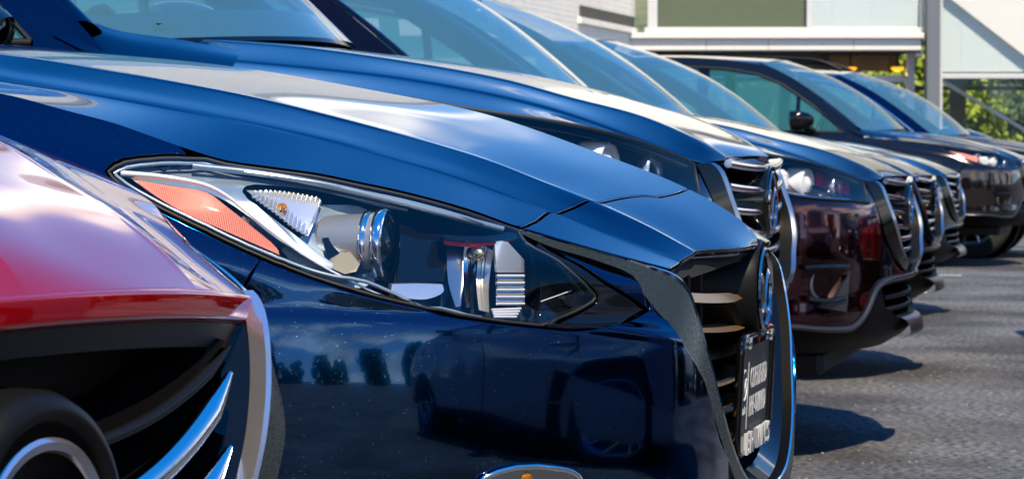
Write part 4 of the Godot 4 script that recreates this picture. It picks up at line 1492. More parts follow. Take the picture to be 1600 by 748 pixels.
# the chrome wing: outer edge on the bumper, ridge towards the grille
func wing_lines() -> Array:
	var ridge := curve(pts3([-0.245, 0.801, 0.578, -0.153, 0.769, 0.512, -0.095, 0.750, 0.465, -0.066, 0.7385, 0.440, -0.050, 0.721, 0.425, -0.038, 0.677, 0.412, -0.027, 0.622, 0.386, -0.019, 0.561, 0.345, -0.012, 0.509, 0.305, -0.006, 0.465, 0.245, -0.001, 0.436, 0.17, 0.002, 0.424, 0.09, 0.003, 0.420, 0.0]), 60)
	var outer := curve(pts3([-0.243, 0.797, 0.579, -0.205, 0.777, 0.553, -0.150, 0.757, 0.515, -0.108, 0.736, 0.490, -0.092, 0.708, 0.489, -0.058, 0.664, 0.470, -0.036, 0.621, 0.448, -0.024, 0.577, 0.412, -0.016, 0.526, 0.375, -0.008, 0.470, 0.315, -0.001, 0.425, 0.245, 0.004, 0.398, 0.15, 0.006, 0.392, 0.08, 0.007, 0.390, 0.0]), 60)
	return [ridge, outer]


func hatch_grille(car: Node3D) -> void:
	var w := wing_lines()
	var ridge: PackedVector3Array = w[0]
	var outer: PackedVector3Array = w[1]
	var lines := []
	var bright := []
	var n := ridge.size()
	var l_out := PackedVector3Array()
	var l_face0 := PackedVector3Array()
	var l_face1 := PackedVector3Array()
	var l_top := PackedVector3Array()
	var l_in := PackedVector3Array()
	var l_deep := PackedVector3Array()
	for i in n:
		var r := ridge[i]
		var o := outer[i]
		var across := (r - o)
		var wdt := clampf(across.length(), 0.002, 0.06)
		var lift := Vector3(0.75, 0.25, 0.6).normalized()
		var k := clampf(i / 10.0, 0.05, 1.0)
		l_out.append(o - lift * 0.006)
		l_face0.append(o + lift * 0.002 * k)
		l_face1.append(o + across * 0.88 + lift * 0.004 * k)
		l_top.append(o + across * 0.95 + lift * 0.006 * k)
		l_in.append(r + lift * 0.003 * k)
		l_deep.append(r + Vector3(-0.05, 0, 0) * k - across.normalized() * 0.002)
	var face := MB.new().rails([l_out, l_face0, l_face1])
	both("grille_wing", face, M.dull_chrome, car)
	both("grille_wing_edge", MB.new().rails([l_face1, l_top, l_in]), M.chrome, car)
	both("grille_wing_return", MB.new().rails([l_in, l_deep]), M.valance, car)
	# inner gloss band along the wing
	var band := MB.new()
	var b0 := PackedVector3Array()
	var b1 := PackedVector3Array()
	for i in range(14, n):
		b0.append(ridge[i] + Vector3(-0.012, 0, 0) - (ridge[i] - outer[i]).normalized() * 0.001)
		var inward := (ridge[i] - outer[i]).normalized()
		b1.append(ridge[i] + Vector3(-0.035, 0, 0) + inward * 0.020)
	both("grille_band", MB.new().rails([b0, b1]), M.gloss_black, car)
	# black cavity
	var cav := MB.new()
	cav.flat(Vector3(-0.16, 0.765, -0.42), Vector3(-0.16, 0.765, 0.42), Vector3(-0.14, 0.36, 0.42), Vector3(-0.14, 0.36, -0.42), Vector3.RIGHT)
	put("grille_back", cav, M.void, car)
	var e0 := PackedVector3Array()
	var e1 := PackedVector3Array()
	for i in range(10, n):
		e0.append(ridge[i] + Vector3(-0.03, 0, 0))
		e1.append(ridge[i] + Vector3(-0.15, 0, 0.01))
	both("grille_wall", MB.new().rails([e0, e1]), M.void, car)
	# bars: each with a sloped front face, running from the wing to the badge block
	var hs := [[0.709, 0.692, 0.412, 0.085, 0.0125, 0.05], [0.667, 0.648, 0.405, 0.06, 0.006, 0.035], [0.624, 0.610, 0.382, 0.0, 0.006, 0.03], [0.580, 0.571, 0.352, 0.0, 0.006, 0.03], [0.537, 0.530, 0.322, 0.0, 0.006, 0.03], [0.496, 0.492, 0.285, 0.0, 0.006, 0.03], [0.458, 0.456, 0.22, 0.0, 0.006, 0.03]]
	for q in hs:
		var ln := [[], [], [], [], []]
		var path := PackedVector3Array()
		for i in 25:
			var t := i / 24.0
			var z: float = lerpf(q[3], q[2], t)
			var x: float = (-0.030 if q[3] > 0.0 else -0.050) - 0.11 * z * z - 0.01 * t
			path.append(Vector3(x, lerpf(q[1], q[0], pow(z / 0.42, 2.0)), z))
		var up := PackedVector3Array()
		var fr := PackedVector3Array()
		var fb := PackedVector3Array()
		var bt := PackedVector3Array()
		var th: float = q[4]
		for i in path.size():
			var k := clampf((24 - i) / 3.0, 0.35, 1.0) * clampf((i + 2) / 6.0, 0.4, 1.0)
			up.append(path[i] + Vector3(-q[5], 0.006, 0))
			fr.append(path[i] + Vector3(-0.004, th * 0.5 * k, 0))
			fb.append(path[i] + Vector3(0.003, -th * 0.5 * k, 0))
			bt.append(path[i] + Vector3(-q[5], -th * 0.5 - 0.002, 0))
		var sl := MB.new().rails([up, fr, fb, bt])
		both("slat", sl, M.slat, car)
	for z in [0.16, 0.24, 0.33]:
		var fin := MB.new()
		var x: float = -0.07 - 0.12 * z * z
		bx(fin, Vector3(x - 0.06, 0.40 + 0.15 * maxf(z - 0.2, 0.0), z - 0.004), Vector3(x, 0.752, z + 0.004), 0.002)
		both("grille_fin", fin, M.matt_black, car)
	# badge block and badge
	put("badge_block", MB.new().lathe(Vector3(-0.010, 0.7, 0), Vector3.RIGHT, PackedVector2Array([Vector2(0.105, -0.13), Vector2(0.088, -0.06), Vector2(0.074, -0.014), Vector2(0.070, -0.003), Vector2(0.068, 0.0), Vector2(0.066, -0.003), Vector2(0.0, -0.004)]), 48, true), M.black, car)
	badge("badge", car, Vector3(-0.009, 0.7, 0), 0.064, M.badge)
	plate(car)


func plate(car: Node3D) -> void:
	var at := Vector3(-0.026, 0.556, 0.0)
	var t := Transform3D(Basis(Vector3.BACK, -0.05), at)
	var board := put("plate_panel", MB.new().box(t, Vector3(0.004, 0.155, 0.300), 0.001), M.plate, car)
	var fr := MB.new()
	var loop := PackedVector3Array()
	for k in 48:
		var a := TAU * k / 48.0
		var s := Vector2(signf(cos(a)) * pow(absf(cos(a)), 0.18), signf(sin(a)) * pow(absf(sin(a)), 0.18))
		loop.append(t * Vector3(0.003, 0.082 * s.y, 0.153 * s.x))
	fr.tube(loop, 0.0065, 8, true)
	put("plate_frame", fr, M.gloss_black, car)
	put("plate_frame_bar", MB.new().box(t * Transform3D(Basis.IDENTITY, Vector3(0.003, -0.070, 0)), Vector3(0.008, 0.026, 0.30), 0.002), M.gloss_black, car)
	put("plate_frame_bar", MB.new().box(t * Transform3D(Basis.IDENTITY, Vector3(0.003, 0.074, 0)), Vector3(0.008, 0.018, 0.30), 0.002), M.gloss_black, car)
	var face := t * Transform3D(Basis(Vector3(0, 0, -1), Vector3(0, 1, 0), Vector3(1, 0, 0)), Vector3.ZERO)
	# lettering: seen from ahead the car's right side is on the left
	lettering("plate_lettering", "CERTIFIED", face * Transform3D(Basis.IDENTITY, Vector3(0.040, 0.018, 0.0022)), 0.029, 0.16, 0.0008, M.letter, car)
	lettering("plate_lettering", "PRE-OWNED", face * Transform3D(Basis.IDENTITY, Vector3(0.040, -0.022, 0.0022)), 0.029, 0.16, 0.0008, M.letter, car)
	put("plate_rule", MB.new().box(face * Transform3D(Basis.IDENTITY, Vector3(-0.062, -0.005, 0.0024)), Vector3(0.0016, 0.095, 0.001)), M.letter, car)
	var lg := MB.new()
	var c := Vector3(-0.098, 0.012, 0.0026)
	var lp := PackedVector3Array()
	for k in 32:
		var a := TAU * k / 32.0
		lp.append(face * (c + Vector3(cos(a) * 0.024, sin(a) * 0.0215, 0)))
	lg.tube(lp, 0.0014, 5, true)
	for s in [-1.0, 1.0]:
		lg.tube(PackedVector3Array([face * (c + Vector3(s * 0.020, 0.008, 0)), face * (c + Vector3(s * 0.011, 0.007, 0)), face * (c + Vector3(s * 0.004, -0.003, 0)), face * (c + Vector3(0, -0.011, 0))]), 0.0013, 5)
	put("plate_logo", lg, M.letter, car)
	lettering("plate_lettering", "mazda", face * Transform3D(Basis.IDENTITY, Vector3(-0.098, -0.024, 0.0022)), 0.012, 0.040, 0.0008, M.letter, car)
	lettering("plate_dealer_name", "BR", face * Transform3D(Basis.IDENTITY, Vector3(-0.075, -0.070, 0.0065)), 0.030, 0.062, 0.006, M.letter, car)
	lettering("plate_dealer_name", "WN'S", face * Transform3D(Basis.IDENTITY, Vector3(0.052, -0.070, 0.0065)), 0.030, 0.13, 0.006, M.letter, car)
	heart(car, face, Vector3(-0.027, -0.069, 0.008), 0.014)
	heart(car, face, Vector3(-0.01, 0.076, 0.008), 0.009)
	for s in [-1.0, 1.0]:
		var st := MB.new()
		var pp := PackedVector3Array()
		for k in 10:
			var a := TAU * k / 10.0 + PI / 2
			var r := 0.009 if k % 2 == 0 else 0.004
			pp.append(face * Vector3(s * 0.105 + cos(a) * r, 0.072 + sin(a) * r, 0.0115))
		st.plate(pp, face.basis * Vector3(0, 0, -0.004))
		put("plate_star", st, M.silver_paint, car)


func heart(car: Node3D, face: Transform3D, at: Vector3, r: float) -> void:
	var pp := PackedVector3Array()
	for k in 24:
		var a := TAU * k / 24.0
		pp.append(face * (at + Vector3(pow(sin(a), 3.0), (13.0 * cos(a) - 5.0 * cos(2 * a) - 2.0 * cos(3 * a) - cos(4 * a)) / 15.0, 0) * r * 0.9))
	put("plate_heart", MB.new().plate(pp, face.basis * Vector3(0, 0, -0.005)), M.heart, car)


func lettering(called: String, text: String, t: Transform3D, tall: float, wide: float, deep: float, mat: Material, parent: Node) -> void:
	var m := TextMesh.new()
	var f := SystemFont.new()
	f.font_names = PackedStringArray(["Droid Sans"])
	f.font_weight = 700
	m.font = f
	m.text = text
	m.font_size = 64
	m.pixel_size = 0.01
	m.depth = 0.1
	var o := MeshInstance3D.new()
	o.name = called
	o.mesh = m
	o.material_override = mat
	var box := m.get_aabb()
	o.transform = t * Transform3D(Basis.from_scale(Vector3(wide / box.size.x, tall / box.size.y, deep / 0.1)), Vector3(-(box.position.x + box.size.x * 0.5) * wide / box.size.x, -(box.position.y + box.size.y * 0.5) * tall / box.size.y, deep * 0.5))
	parent.add_child(o, true)


# the red car's grille: bars that sweep up to the corners, a deep round badge block
func red_grille(car: Node3D) -> void:
	for q in [[0.635, 0.705, 0.06, 0.009, M.black], [0.575, 0.682, 0.055, 0.020, M.chrome], [0.52, 0.615, 0.05, 0.018, M.chrome], [0.47, 0.55, 0.05, 0.016, M.black]]:
		var path := PackedVector3Array()
		for i in 25:
			var z := lerpf(0.06, 0.365, i / 24.0)
			path.append(Vector3(-0.016 - 0.20 * z * z, lerpf(q[0], q[1], pow(z / 0.37, 2.4)), z))
		var rr := []
		for i in 25:
			rr.append(q[3] * clampf((25 - i) / 5.0, 0.15, 1.0) * 0.6)
		both("slat", MB.new().tube(path, rr, 10, false, 1.2), q[4], car)
		var up := moved(path, Vector3(-0.004, q[3] * 0.5, 0))
		both("slat", MB.new().rails([moved(up, Vector3(-q[2], 0.016, 0)), up]), M.gloss_black, car)
	for o in car.get_children():
		if o.name.begins_with("badge"):
			car.remove_child(o)
			o.free()
	put("badge_block", MB.new().lathe(Vector3(0, 0.58, 0), Vector3.RIGHT, PackedVector2Array([Vector2(0.115, -0.12), Vector2(0.112, 0.0), Vector2(0.105, 0.014), Vector2(0.093, 0.020), Vector2(0.086, 0.012), Vector2(0.084, -0.004), Vector2(0.0, -0.006)]), 56, true), M.black, car)
	badge("badge", car, Vector3(0.012, 0.58, 0), 0.080, M.wing_chrome)
	var rows := []
	for i in 97:
		var k := smoothstep(0.62, 1.0, i / 96.0)
		var line := PackedVector3Array()
		for j in 73:
			var p := hatch_hood.p[i * 73 + j]
			var e := hatch_hood.p[96 * 73 + j]
			var f := e.z / 0.44
			line.append(p + Vector3(-0.004 - 0.066 * f * f - e.x, 0.766 - 0.021 * f * f - e.y, 0) * k)
		rows.append(line)
	var wl: PackedVector3Array = wing_lines()[0]
	var strip0 := moved(wl.slice(15), Vector3(0.004, 0.002, 0.002))
	both("wing_chrome", MB.new().rails([moved(strip0, Vector3(0.002, 0.0, 0.006)), strip0, moved(strip0, Vector3(-0.016, 0, -0.002))]), M.wing_chrome, car)
	var cheeks := []
	for i in 97:
		var line := PackedVector3Array()
		for j in hatch_side.nt + 1:
			var p := hatch_side.p[i * (hatch_side.nt + 1) + j]
			var k := smoothstep(0.34, 0.46, p.z) * (1.0 - smoothstep(0.60, 0.85, p.z)) * (1.0 - smoothstep(0.66, 0.74, p.y))
			line.append(p - Vector3(0.045, 0, 0.012) * k)
		cheeks.append(line)
	both("bumper", Surf.from_grid(cheeks, Vector3(0.3, 0.5, 1.0)).panel(poly("hatch_bumper"), 0.002, 0.0025, 0.02), M.blue, car)
	var lid := Surf.from_grid(rows, Vector3(0.3, 0.5, 1.0))
	put("hood", whole(lid.panel(PackedVector2Array([Vector2(-1, -1), Vector2(96, -1), Vector2(96, 18), Vector2(96, 36), Vector2(96, 54), Vector2(96, 72.4), Vector2(-1, 72.4)]), 0.0015, 0.002, 0.012)), M.blue, car)
	# a deep rolled edge under the hood, with a dark strip below it
	var l0 := PackedVector3Array()
	for j in 37:
		l0.append(lid.pos(Vector2(96, 72.0 * j / 36.0)))
	l0 = Surf.even(l0, 36)
	for k in 4:
		var l1 := l0.duplicate()
		for j in range(1, 36):
			l1[j] = (l0[j - 1] + l0[j] * 2.0 + l0[j + 1]) * 0.25
		l0 = l1
	put("hood_edge", whole(MB.new().grid([l0, moved(l0, Vector3(0.0035, -0.0015, 0)), moved(l0, Vector3(0.005, -0.004, 0)), moved(l0, Vector3(0.0045, -0.021, 0)), moved(l0, Vector3(0.002, -0.026, 0)), moved(l0, Vector3(-0.006, -0.028, 0))], false, false, Vector3(1, 0.3, 0))), M.blue, car)
	put("edge_strip", whole(MB.new().rails([moved(l0, Vector3(-0.004, -0.028, 0)), moved(l0, Vector3(-0.010, -0.050, 0)), moved(l0, Vector3(-0.06, -0.054, 0))])), M.rubber, car)


# ---------------------------------------------------------------- the suv
func make_suv() -> Node3D:
	var car := base("suv", Vector3.ZERO)
	var paintm: Material = M.grey_paint
	M.turn_clear = plain_mat(Color(0.75, 0.76, 0.78), 0.15, 0.4)
	var H := suv_hood
	var S := suv_side
	put("hood", whole(H.panel(PackedVector2Array([Vector2(-1, -1), Vector2(64, -1), Vector2(64, 10), Vector2(64, 20), Vector2(64, 30), Vector2(64, 42.4), Vector2(-1, 42.4)]), 0.002, 0.003, 0.015)), paintm, car)
	both("fender", S.panel(poly("suv_fender"), 0.003, 0.003, 0.015), paintm, car)
	both("bumper", S.panel(poly("suv_bumper"), 0.003, 0.003, 0.02, 0.0, [poly("suv_fog")]), paintm, car)
	both("lower_bumper", S.panel(poly("suv_valance"), 0.001, 0.003, 0.02), M.valance, car)
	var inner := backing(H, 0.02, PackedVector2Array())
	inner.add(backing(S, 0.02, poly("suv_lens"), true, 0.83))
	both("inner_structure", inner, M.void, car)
	# bright lip along the edge of the lower bumper
	var lip := PackedVector3Array()
	for q in poly("suv_lip_line"):
		lip.append(S.pos(q, -0.004))
	both("bumper_lip", MB.new().tube(curve(lip, 40), 0.009, 6), M.dark_satin, car)
	# fog lamp recess
	var fp := poly("suv_fog")
	var rec := MB.new()
	S.fill(rec, fp, 0.06)
	S.rim(rec, fp, 0.002, 0.06, 0.0)
	for o in both("fog_recess", rec, M.black, car):
		pass
	var fc := Vector3(-0.175, 0.52, 0.735)
	both("fog_lamp", MB.new().lathe(fc + Vector3(-0.02, 0, -0.02), Vector3(0.85, 0, 0.5), PackedVector2Array([Vector2(0.05, -0.02), Vector2(0.05, 0.008), Vector2(0.044, 0.014), Vector2(0.04, 0.006), Vector2(0.0, 0.014)]), 28, true), M.satin, car)
	both("fog_blade", MB.new().tube(curve(PackedVector3Array([Vector3(-0.225, 0.565, 0.80), Vector3(-0.17, 0.568, 0.745), Vector3(-0.115, 0.565, 0.66)]), 10), 0.008, 6), M.gloss_black, car)
	both("fog_blade", MB.new().tube(curve(PackedVector3Array([Vector3(-0.215, 0.478, 0.79), Vector3(-0.165, 0.47, 0.735), Vector3(-0.125, 0.475, 0.665)]), 10), 0.008, 6), M.gloss_black, car)
	both("fog_corner", MB.new().plate(PackedVector3Array([Vector3(-0.112, 0.555, 0.635), Vector3(-0.120, 0.435, 0.66), Vector3(-0.185, 0.452, 0.755), Vector3(-0.145, 0.475, 0.70)]), Vector3(-0.02, 0, -0.02)), M.dark_satin, car)
	# headlight
	for side in 2:
		var fl := func(mb: MB) -> MB: return mb if side == 0 else flipped(mb)
		var lamp := put("headlight", fl.call(S.panel(poly("suv_lens"), 0.003, 0.001, 0.0)), M.lens, car)
		var bowl := MB.new()
		S.push = Vector3(-0.447, 0, -0.894)
		S.fill(bowl, S.shrink(poly("suv_lens"), -0.002), 0.08)
		S.rim(bowl, S.shrink(poly("suv_lens"), 0.002), 0.001, 0.08, 0.002)
		S.push = Vector3.ZERO
		put("lamp_housing", fl.call(bowl), M.housing_dark, lamp)
		var ring := PackedVector3Array()
		for q in S.shrink(poly("suv_lens"), 0.002):
			ring.append(S.pos(q, 0.002))
		put("gasket", fl.call(MB.new().tube(ring, 0.004, 6, true)), M.rubber, lamp)
		var low := PackedVector3Array()
		for q in S.shrink(poly("suv_lens"), 0.012).slice(2, 18):
			low.append(S.pos(q, 0.012))
		put("chrome_strip", fl.call(MB.new().tube(low, 0.006, 6)), M.chrome, lamp)
		var f := Vector3(1, 0, 0.25)
		put("turn_reflector", fl.call(MB.new().lathe(Vector3(-0.385, 0.828, 0.715), Vector3(0.9, 0.0, 0.5), PackedVector2Array([Vector2(0.0, -0.01), Vector2(0.028, 0.0), Vector2(0.037, 0.02), Vector2(0.040, 0.03), Vector2(0.036, 0.032), Vector2(0.03, 0.012), Vector2(0.0, 0.022)]), 28, true)), M.reflector, lamp)
		put("side_marker", fl.call(MB.new().plate(PackedVector3Array([Vector3(-0.57, 0.885, 0.835), Vector3(-0.47, 0.868, 0.815), Vector3(-0.36, 0.84, 0.765), Vector3(-0.36, 0.80, 0.80), Vector3(-0.45, 0.838, 0.835)]), Vector3(0, -0.004, -0.01))), M.turn_clear, lamp)
		put("projector", fl.call(MB.new().lathe(Vector3(-0.245, 0.80, 0.635), f, PackedVector2Array([Vector2(0.048, -0.06), Vector2(0.05, 0.0), Vector2(0.046, 0.012), Vector2(0.038, 0.006), Vector2(0.036, 0.0), Vector2(0.022, 0.014), Vector2(0.0, 0.019)]), 32, true)), M.white_plastic, lamp)
		put("high_beam", fl.call(MB.new().lathe(Vector3(-0.175, 0.79, 0.54), f, PackedVector2Array([Vector2(0.0, -0.03), Vector2(0.022, -0.02), Vector2(0.034, 0.0), Vector2(0.038, 0.014), Vector2(0.034, 0.016)]), 28, true)), M.reflector, lamp)
		put("lamp_block", fl.call(bx(MB.new(), Vector3(-0.36, 0.775, 0.665), Vector3(-0.285, 0.842, 0.735), 0.012)), M.white_plastic, lamp)
		put("inner_reflector", fl.call(MB.new().plate(PackedVector3Array([Vector3(-0.225, 0.838, 0.575), Vector3(-0.135, 0.800, 0.46), Vector3(-0.135, 0.762, 0.465), Vector3(-0.215, 0.772, 0.595)]), Vector3(-0.008, 0, -0.012))), M.lamp_inner, lamp)  # added plate, painted red on one suv for a reflected car
		put("lamp_brow", fl.call(MB.new().tube(curve(PackedVector3Array([Vector3(-0.30, 0.868, 0.69), Vector3(-0.20, 0.84, 0.60), Vector3(-0.11, 0.80, 0.47)]), 10), 0.008, 6)), M.gloss_black, lamp)
	# chrome wing and grille
	var ridge := curve(pts3([-0.068, 0.806, 0.42, -0.052, 0.795, 0.410, -0.03, 0.74, 0.402, -0.012, 0.69, 0.396, -0.004, 0.655, 0.376, 0.000, 0.615, 0.33, 0.006, 0.585, 0.28, 0.010, 0.565, 0.2, 0.013, 0.56, 0.0]), 40)
	var outer := curve(pts3([-0.094, 0.806, 0.466, -0.08, 0.78, 0.458, -0.055, 0.72, 0.444, -0.036, 0.645, 0.422, -0.020, 0.60, 0.365, -0.008, 0.565, 0.305, -0.001, 0.545, 0.25, 0.005, 0.535, 0.18, 0.009, 0.533, 0.0]), 40)
	var lift := Vector3(0.75, 0.2, 0.6).normalized()
	var a0 := moved(outer, lift * -0.006)
	var a1 := moved(outer, lift * 0.004)
	var a2 := PackedVector3Array()
	var a3 := PackedVector3Array()
	for i in ridge.size():
		a2.append(outer[i].lerp(ridge[i], 0.78) + lift * 0.010)
		a3.append(ridge[i] + lift * 0.006)
	both("grille_wing", MB.new().rails([a0, a1, a2]), M.gloss_black, car)
	both("grille_wing_edge", MB.new().rails([a2, moved(a3, lift * 0.004), a3, moved(ridge, Vector3(-0.002, 0, 0))]), M.satin, car)
	both("grille_wing_return", MB.new().rails([moved(ridge, Vector3(-0.002, 0, 0)), moved(ridge, Vector3(-0.06, 0, 0))]), M.black, car)
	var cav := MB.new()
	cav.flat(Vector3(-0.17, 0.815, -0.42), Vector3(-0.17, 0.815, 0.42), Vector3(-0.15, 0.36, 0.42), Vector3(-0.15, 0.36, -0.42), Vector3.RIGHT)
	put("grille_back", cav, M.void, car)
	both("grille_wall", MB.new().rails([moved(ridge, Vector3(-0.03, 0, 0)), moved(ridge, Vector3(-0.16, 0, 0.01))]), M.void, car)
	for q in [[0.795, 0.385], [0.752, 0.385], [0.708, 0.38], [0.666, 0.36], [0.628, 0.32], [0.594, 0.26]]:
		var path := PackedVector3Array()
		for i in 21:
			var z: float = lerpf(0.0, q[1], i / 20.0)
			path.append(Vector3(-0.014 - 0.16 * z * z, q[0] + 0.012 * pow(z / 0.4, 2.0), z))
		var bar := MB.new().tube(path, 0.0085, 8)
		bar.rails([moved(path, Vector3(-0.004, 0.007, 0)), moved(path, Vector3(-0.06, 0.002, 0)), moved(path, Vector3(-0.06, -0.004, 0)), moved(path, Vector3(-0.004, -0.007, 0))])
		both("slat", bar, M.chrome, car)
	var lipu := PackedVector3Array()
	for j in 25:
		lipu.append(H.pos(Vector2(64, 42.0 * j / 24.0)))
	put("hood_lip", whole(MB.new().rails([lipu, moved(lipu, Vector3(-0.002, -0.006, 0)), moved(lipu, Vector3(-0.02, -0.014, 0)), moved(lipu, Vector3(-0.07, -0.012, 0))])), M.gloss_black, car)
	put("badge_block", MB.new().lathe(Vector3(0.0, 0.728, 0), Vector3.RIGHT, PackedVector2Array([Vector2(0.10, -0.13), Vector2(0.086, -0.05), Vector2(0.074, -0.010), Vector2(0.071, 0.0), Vector2(0.067, -0.003), Vector2(0.0, -0.005)]), 40, true), M.gloss_black, car)
	badge("badge", car, Vector3(0.000, 0.728, 0), 0.066, M.badge)
	# lower mouth, skid plate, plate holder
	for h in [0.425, 0.462]:
		var path := PackedVector3Array()
		for i in 13:
			var z := lerpf(0.0, 0.36, i / 12.0)
			path.append(Vector3(-0.014 - 0.25 * z * z, h, z))
		both("lower_slat", MB.new().tube(path, 0.008, 6), M.black, car)
	var sk := []
	for i in 13:
		var z := -0.22 + 0.44 * i / 12.0
		var k := 1.0 - pow(absf(z) / 0.32, 3.0)
		sk.append(Surf.dense(PackedVector3Array([Vector3(0.0 - 0.3 * z * z, 0.40, z), Vector3(0.026 - 0.3 * z * z, 0.385, z * 0.98), Vector3(0.034 - 0.3 * z * z, 0.355 - 0.01 * k, z * 0.95), Vector3(0.005 - 0.3 * z * z, 0.338 - 0.006 * k, z * 0.9)]), 4))
	put("skid_plate", MB.new().grid(sk, false, false, Vector3(1, 0, 0)), M.dark_satin, car)
	shell(car, paintm, 1.0, -0.2)
	return car


func far_trim(car: Node3D, rails: bool) -> void:
	if not rails:
		return
	var dlo := curve(pts3([-1.33, 1.02, 0.853, -1.6, 1.235, 0.773, -1.85, 1.405, 0.707, -2.05, 1.49, 0.676, -2.3, 1.535, 0.660, -2.7, 1.558, 0.651, -3.1, 1.55, 0.653, -3.5, 1.51, 0.667, -3.8, 1.43, 0.69, -3.95, 1.27, 0.73]), 50)
	both("window_trim", MB.new().tube(dlo, 0.012, 6), M.chrome, car)
	both("window_trim", MB.new().tube(PackedVector3Array([Vector3(-1.33, 1.018, 0.856), Vector3(-2.4, 1.045, 0.858), Vector3(-3.8, 1.075, 0.842)]), 0.011, 6), M.chrome, car)
	both("roof_rail", MB.new().tube(curve(PackedVector3Array([Vector3(-2.02, 1.61, 0.575), Vector3(-2.2, 1.69, 0.57), Vector3(-2.45, 1.715, 0.565), Vector3(-2.8, 1.725, 0.57), Vector3(-3.5, 1.72, 0.565), Vector3(-3.85, 1.68, 0.55), Vector3(-3.95, 1.60, 0.55)]), 30), 0.020, 8), M.black, car)

# car-body tables: rows of (forward, up, out) metres, and outlines of panels on those surfaces
const HATCH_HOOD := [
	[-1.48,1.075,0,-1.22,1.062,0,-1,1.043,0,-0.8,1.022,0,-0.62,0.992,0,-0.42,0.951,0,-0.24,0.89,0,-0.145,0.854,0,-0.08,0.822,0,-0.036,0.792,0,-0.012,0.764,0],
	[-1.48,1.081,0.245,-1.22,1.064,0.243,-1.117,1.053,0.242,-1.013,1.042,0.24,-0.91,1.03,0.239,-0.807,1.016,0.235,-0.705,0.999,0.23,-0.603,0.979,0.223,-0.502,0.957,0.214,-0.403,0.93,0.205,-0.305,0.899,0.195,-0.21,0.862,0.18,-0.117,0.821,0.164,-0.02,0.763,0.15],
	[-1.48,1.08,0.491,-1.22,1.06,0.487,-0.97,1.028,0.479,-0.915,1.021,0.478,-0.824,1.006,0.471,-0.746,0.993,0.465,-0.622,0.969,0.448,-0.516,0.942,0.428,-0.41,0.914,0.409,-0.323,0.887,0.39,-0.25,0.857,0.366,-0.183,0.83,0.343,-0.118,0.797,0.318,-0.059,0.763,0.289],
	[-1.48,1.079,0.513,-1.22,1.059,0.509,-0.97,1.027,0.5,-0.915,1.02,0.498,-0.824,1.005,0.49,-0.746,0.992,0.483,-0.622,0.968,0.465,-0.516,0.942,0.445,-0.41,0.913,0.425,-0.323,0.886,0.405,-0.25,0.856,0.38,-0.183,0.829,0.356,-0.118,0.797,0.33,-0.059,0.762,0.3],
	[-1.48,1.076,0.523,-1.22,1.056,0.519,-0.97,1.024,0.51,-0.915,1.017,0.507,-0.824,1.002,0.499,-0.746,0.989,0.491,-0.622,0.965,0.473,-0.516,0.939,0.452,-0.41,0.911,0.432,-0.323,0.884,0.412,-0.25,0.854,0.386,-0.183,0.828,0.362,-0.118,0.795,0.335,-0.059,0.761,0.305],
	[-1.48,1.057,0.564,-1.22,1.041,0.561,-1.118,1.03,0.559,-1.015,1.017,0.556,-0.913,1.002,0.552,-0.812,0.986,0.547,-0.711,0.969,0.539,-0.61,0.95,0.527,-0.511,0.927,0.508,-0.415,0.901,0.485,-0.321,0.871,0.456,-0.233,0.835,0.417,-0.146,0.797,0.376,-0.063,0.757,0.333],
	[-1.48,1.048,0.606,-1.22,1.032,0.604,-1.05,1.015,0.602,-0.923,0.994,0.598,-0.812,0.977,0.597,-0.703,0.958,0.592,-0.582,0.934,0.579,-0.48,0.91,0.558,-0.423,0.894,0.54,-0.351,0.872,0.516,-0.285,0.847,0.482,-0.225,0.821,0.448,-0.164,0.794,0.414,-0.11,0.77,0.385,-0.067,0.753,0.361],
	[-1.48,1.044,0.622,-1.22,1.028,0.62,-1.05,1.011,0.617,-0.923,0.99,0.612,-0.812,0.974,0.61,-0.703,0.955,0.604,-0.582,0.931,0.59,-0.48,0.907,0.568,-0.423,0.892,0.55,-0.351,0.87,0.525,-0.285,0.845,0.49,-0.225,0.819,0.455,-0.164,0.792,0.42,-0.11,0.769,0.39,-0.067,0.752,0.365],
	[-1.48,1.04,0.635,-1.22,1.024,0.632,-1.05,1.008,0.628,-0.923,0.987,0.623,-0.812,0.971,0.62,-0.703,0.952,0.613,-0.582,0.929,0.599,-0.48,0.905,0.576,-0.423,0.89,0.557,-0.351,0.868,0.531,-0.285,0.843,0.496,-0.225,0.818,0.46,-0.164,0.791,0.424,-0.11,0.768,0.394,-0.067,0.751,0.368],
	[-1.48,1.022,0.816,-1.22,1.008,0.806,-1.02,0.99,0.79,-0.854,0.969,0.776,-0.769,0.948,0.774,-0.707,0.932,0.77,-0.667,0.918,0.764,-0.618,0.901,0.758,-0.573,0.887,0.745,-0.52,0.879,0.73,-0.46,0.87,0.71,-0.417,0.86,0.69,-0.366,0.848,0.665,-0.294,0.826,0.625,-0.239,0.802,0.575,-0.154,0.772,0.51,-0.069,0.745,0.44],
]
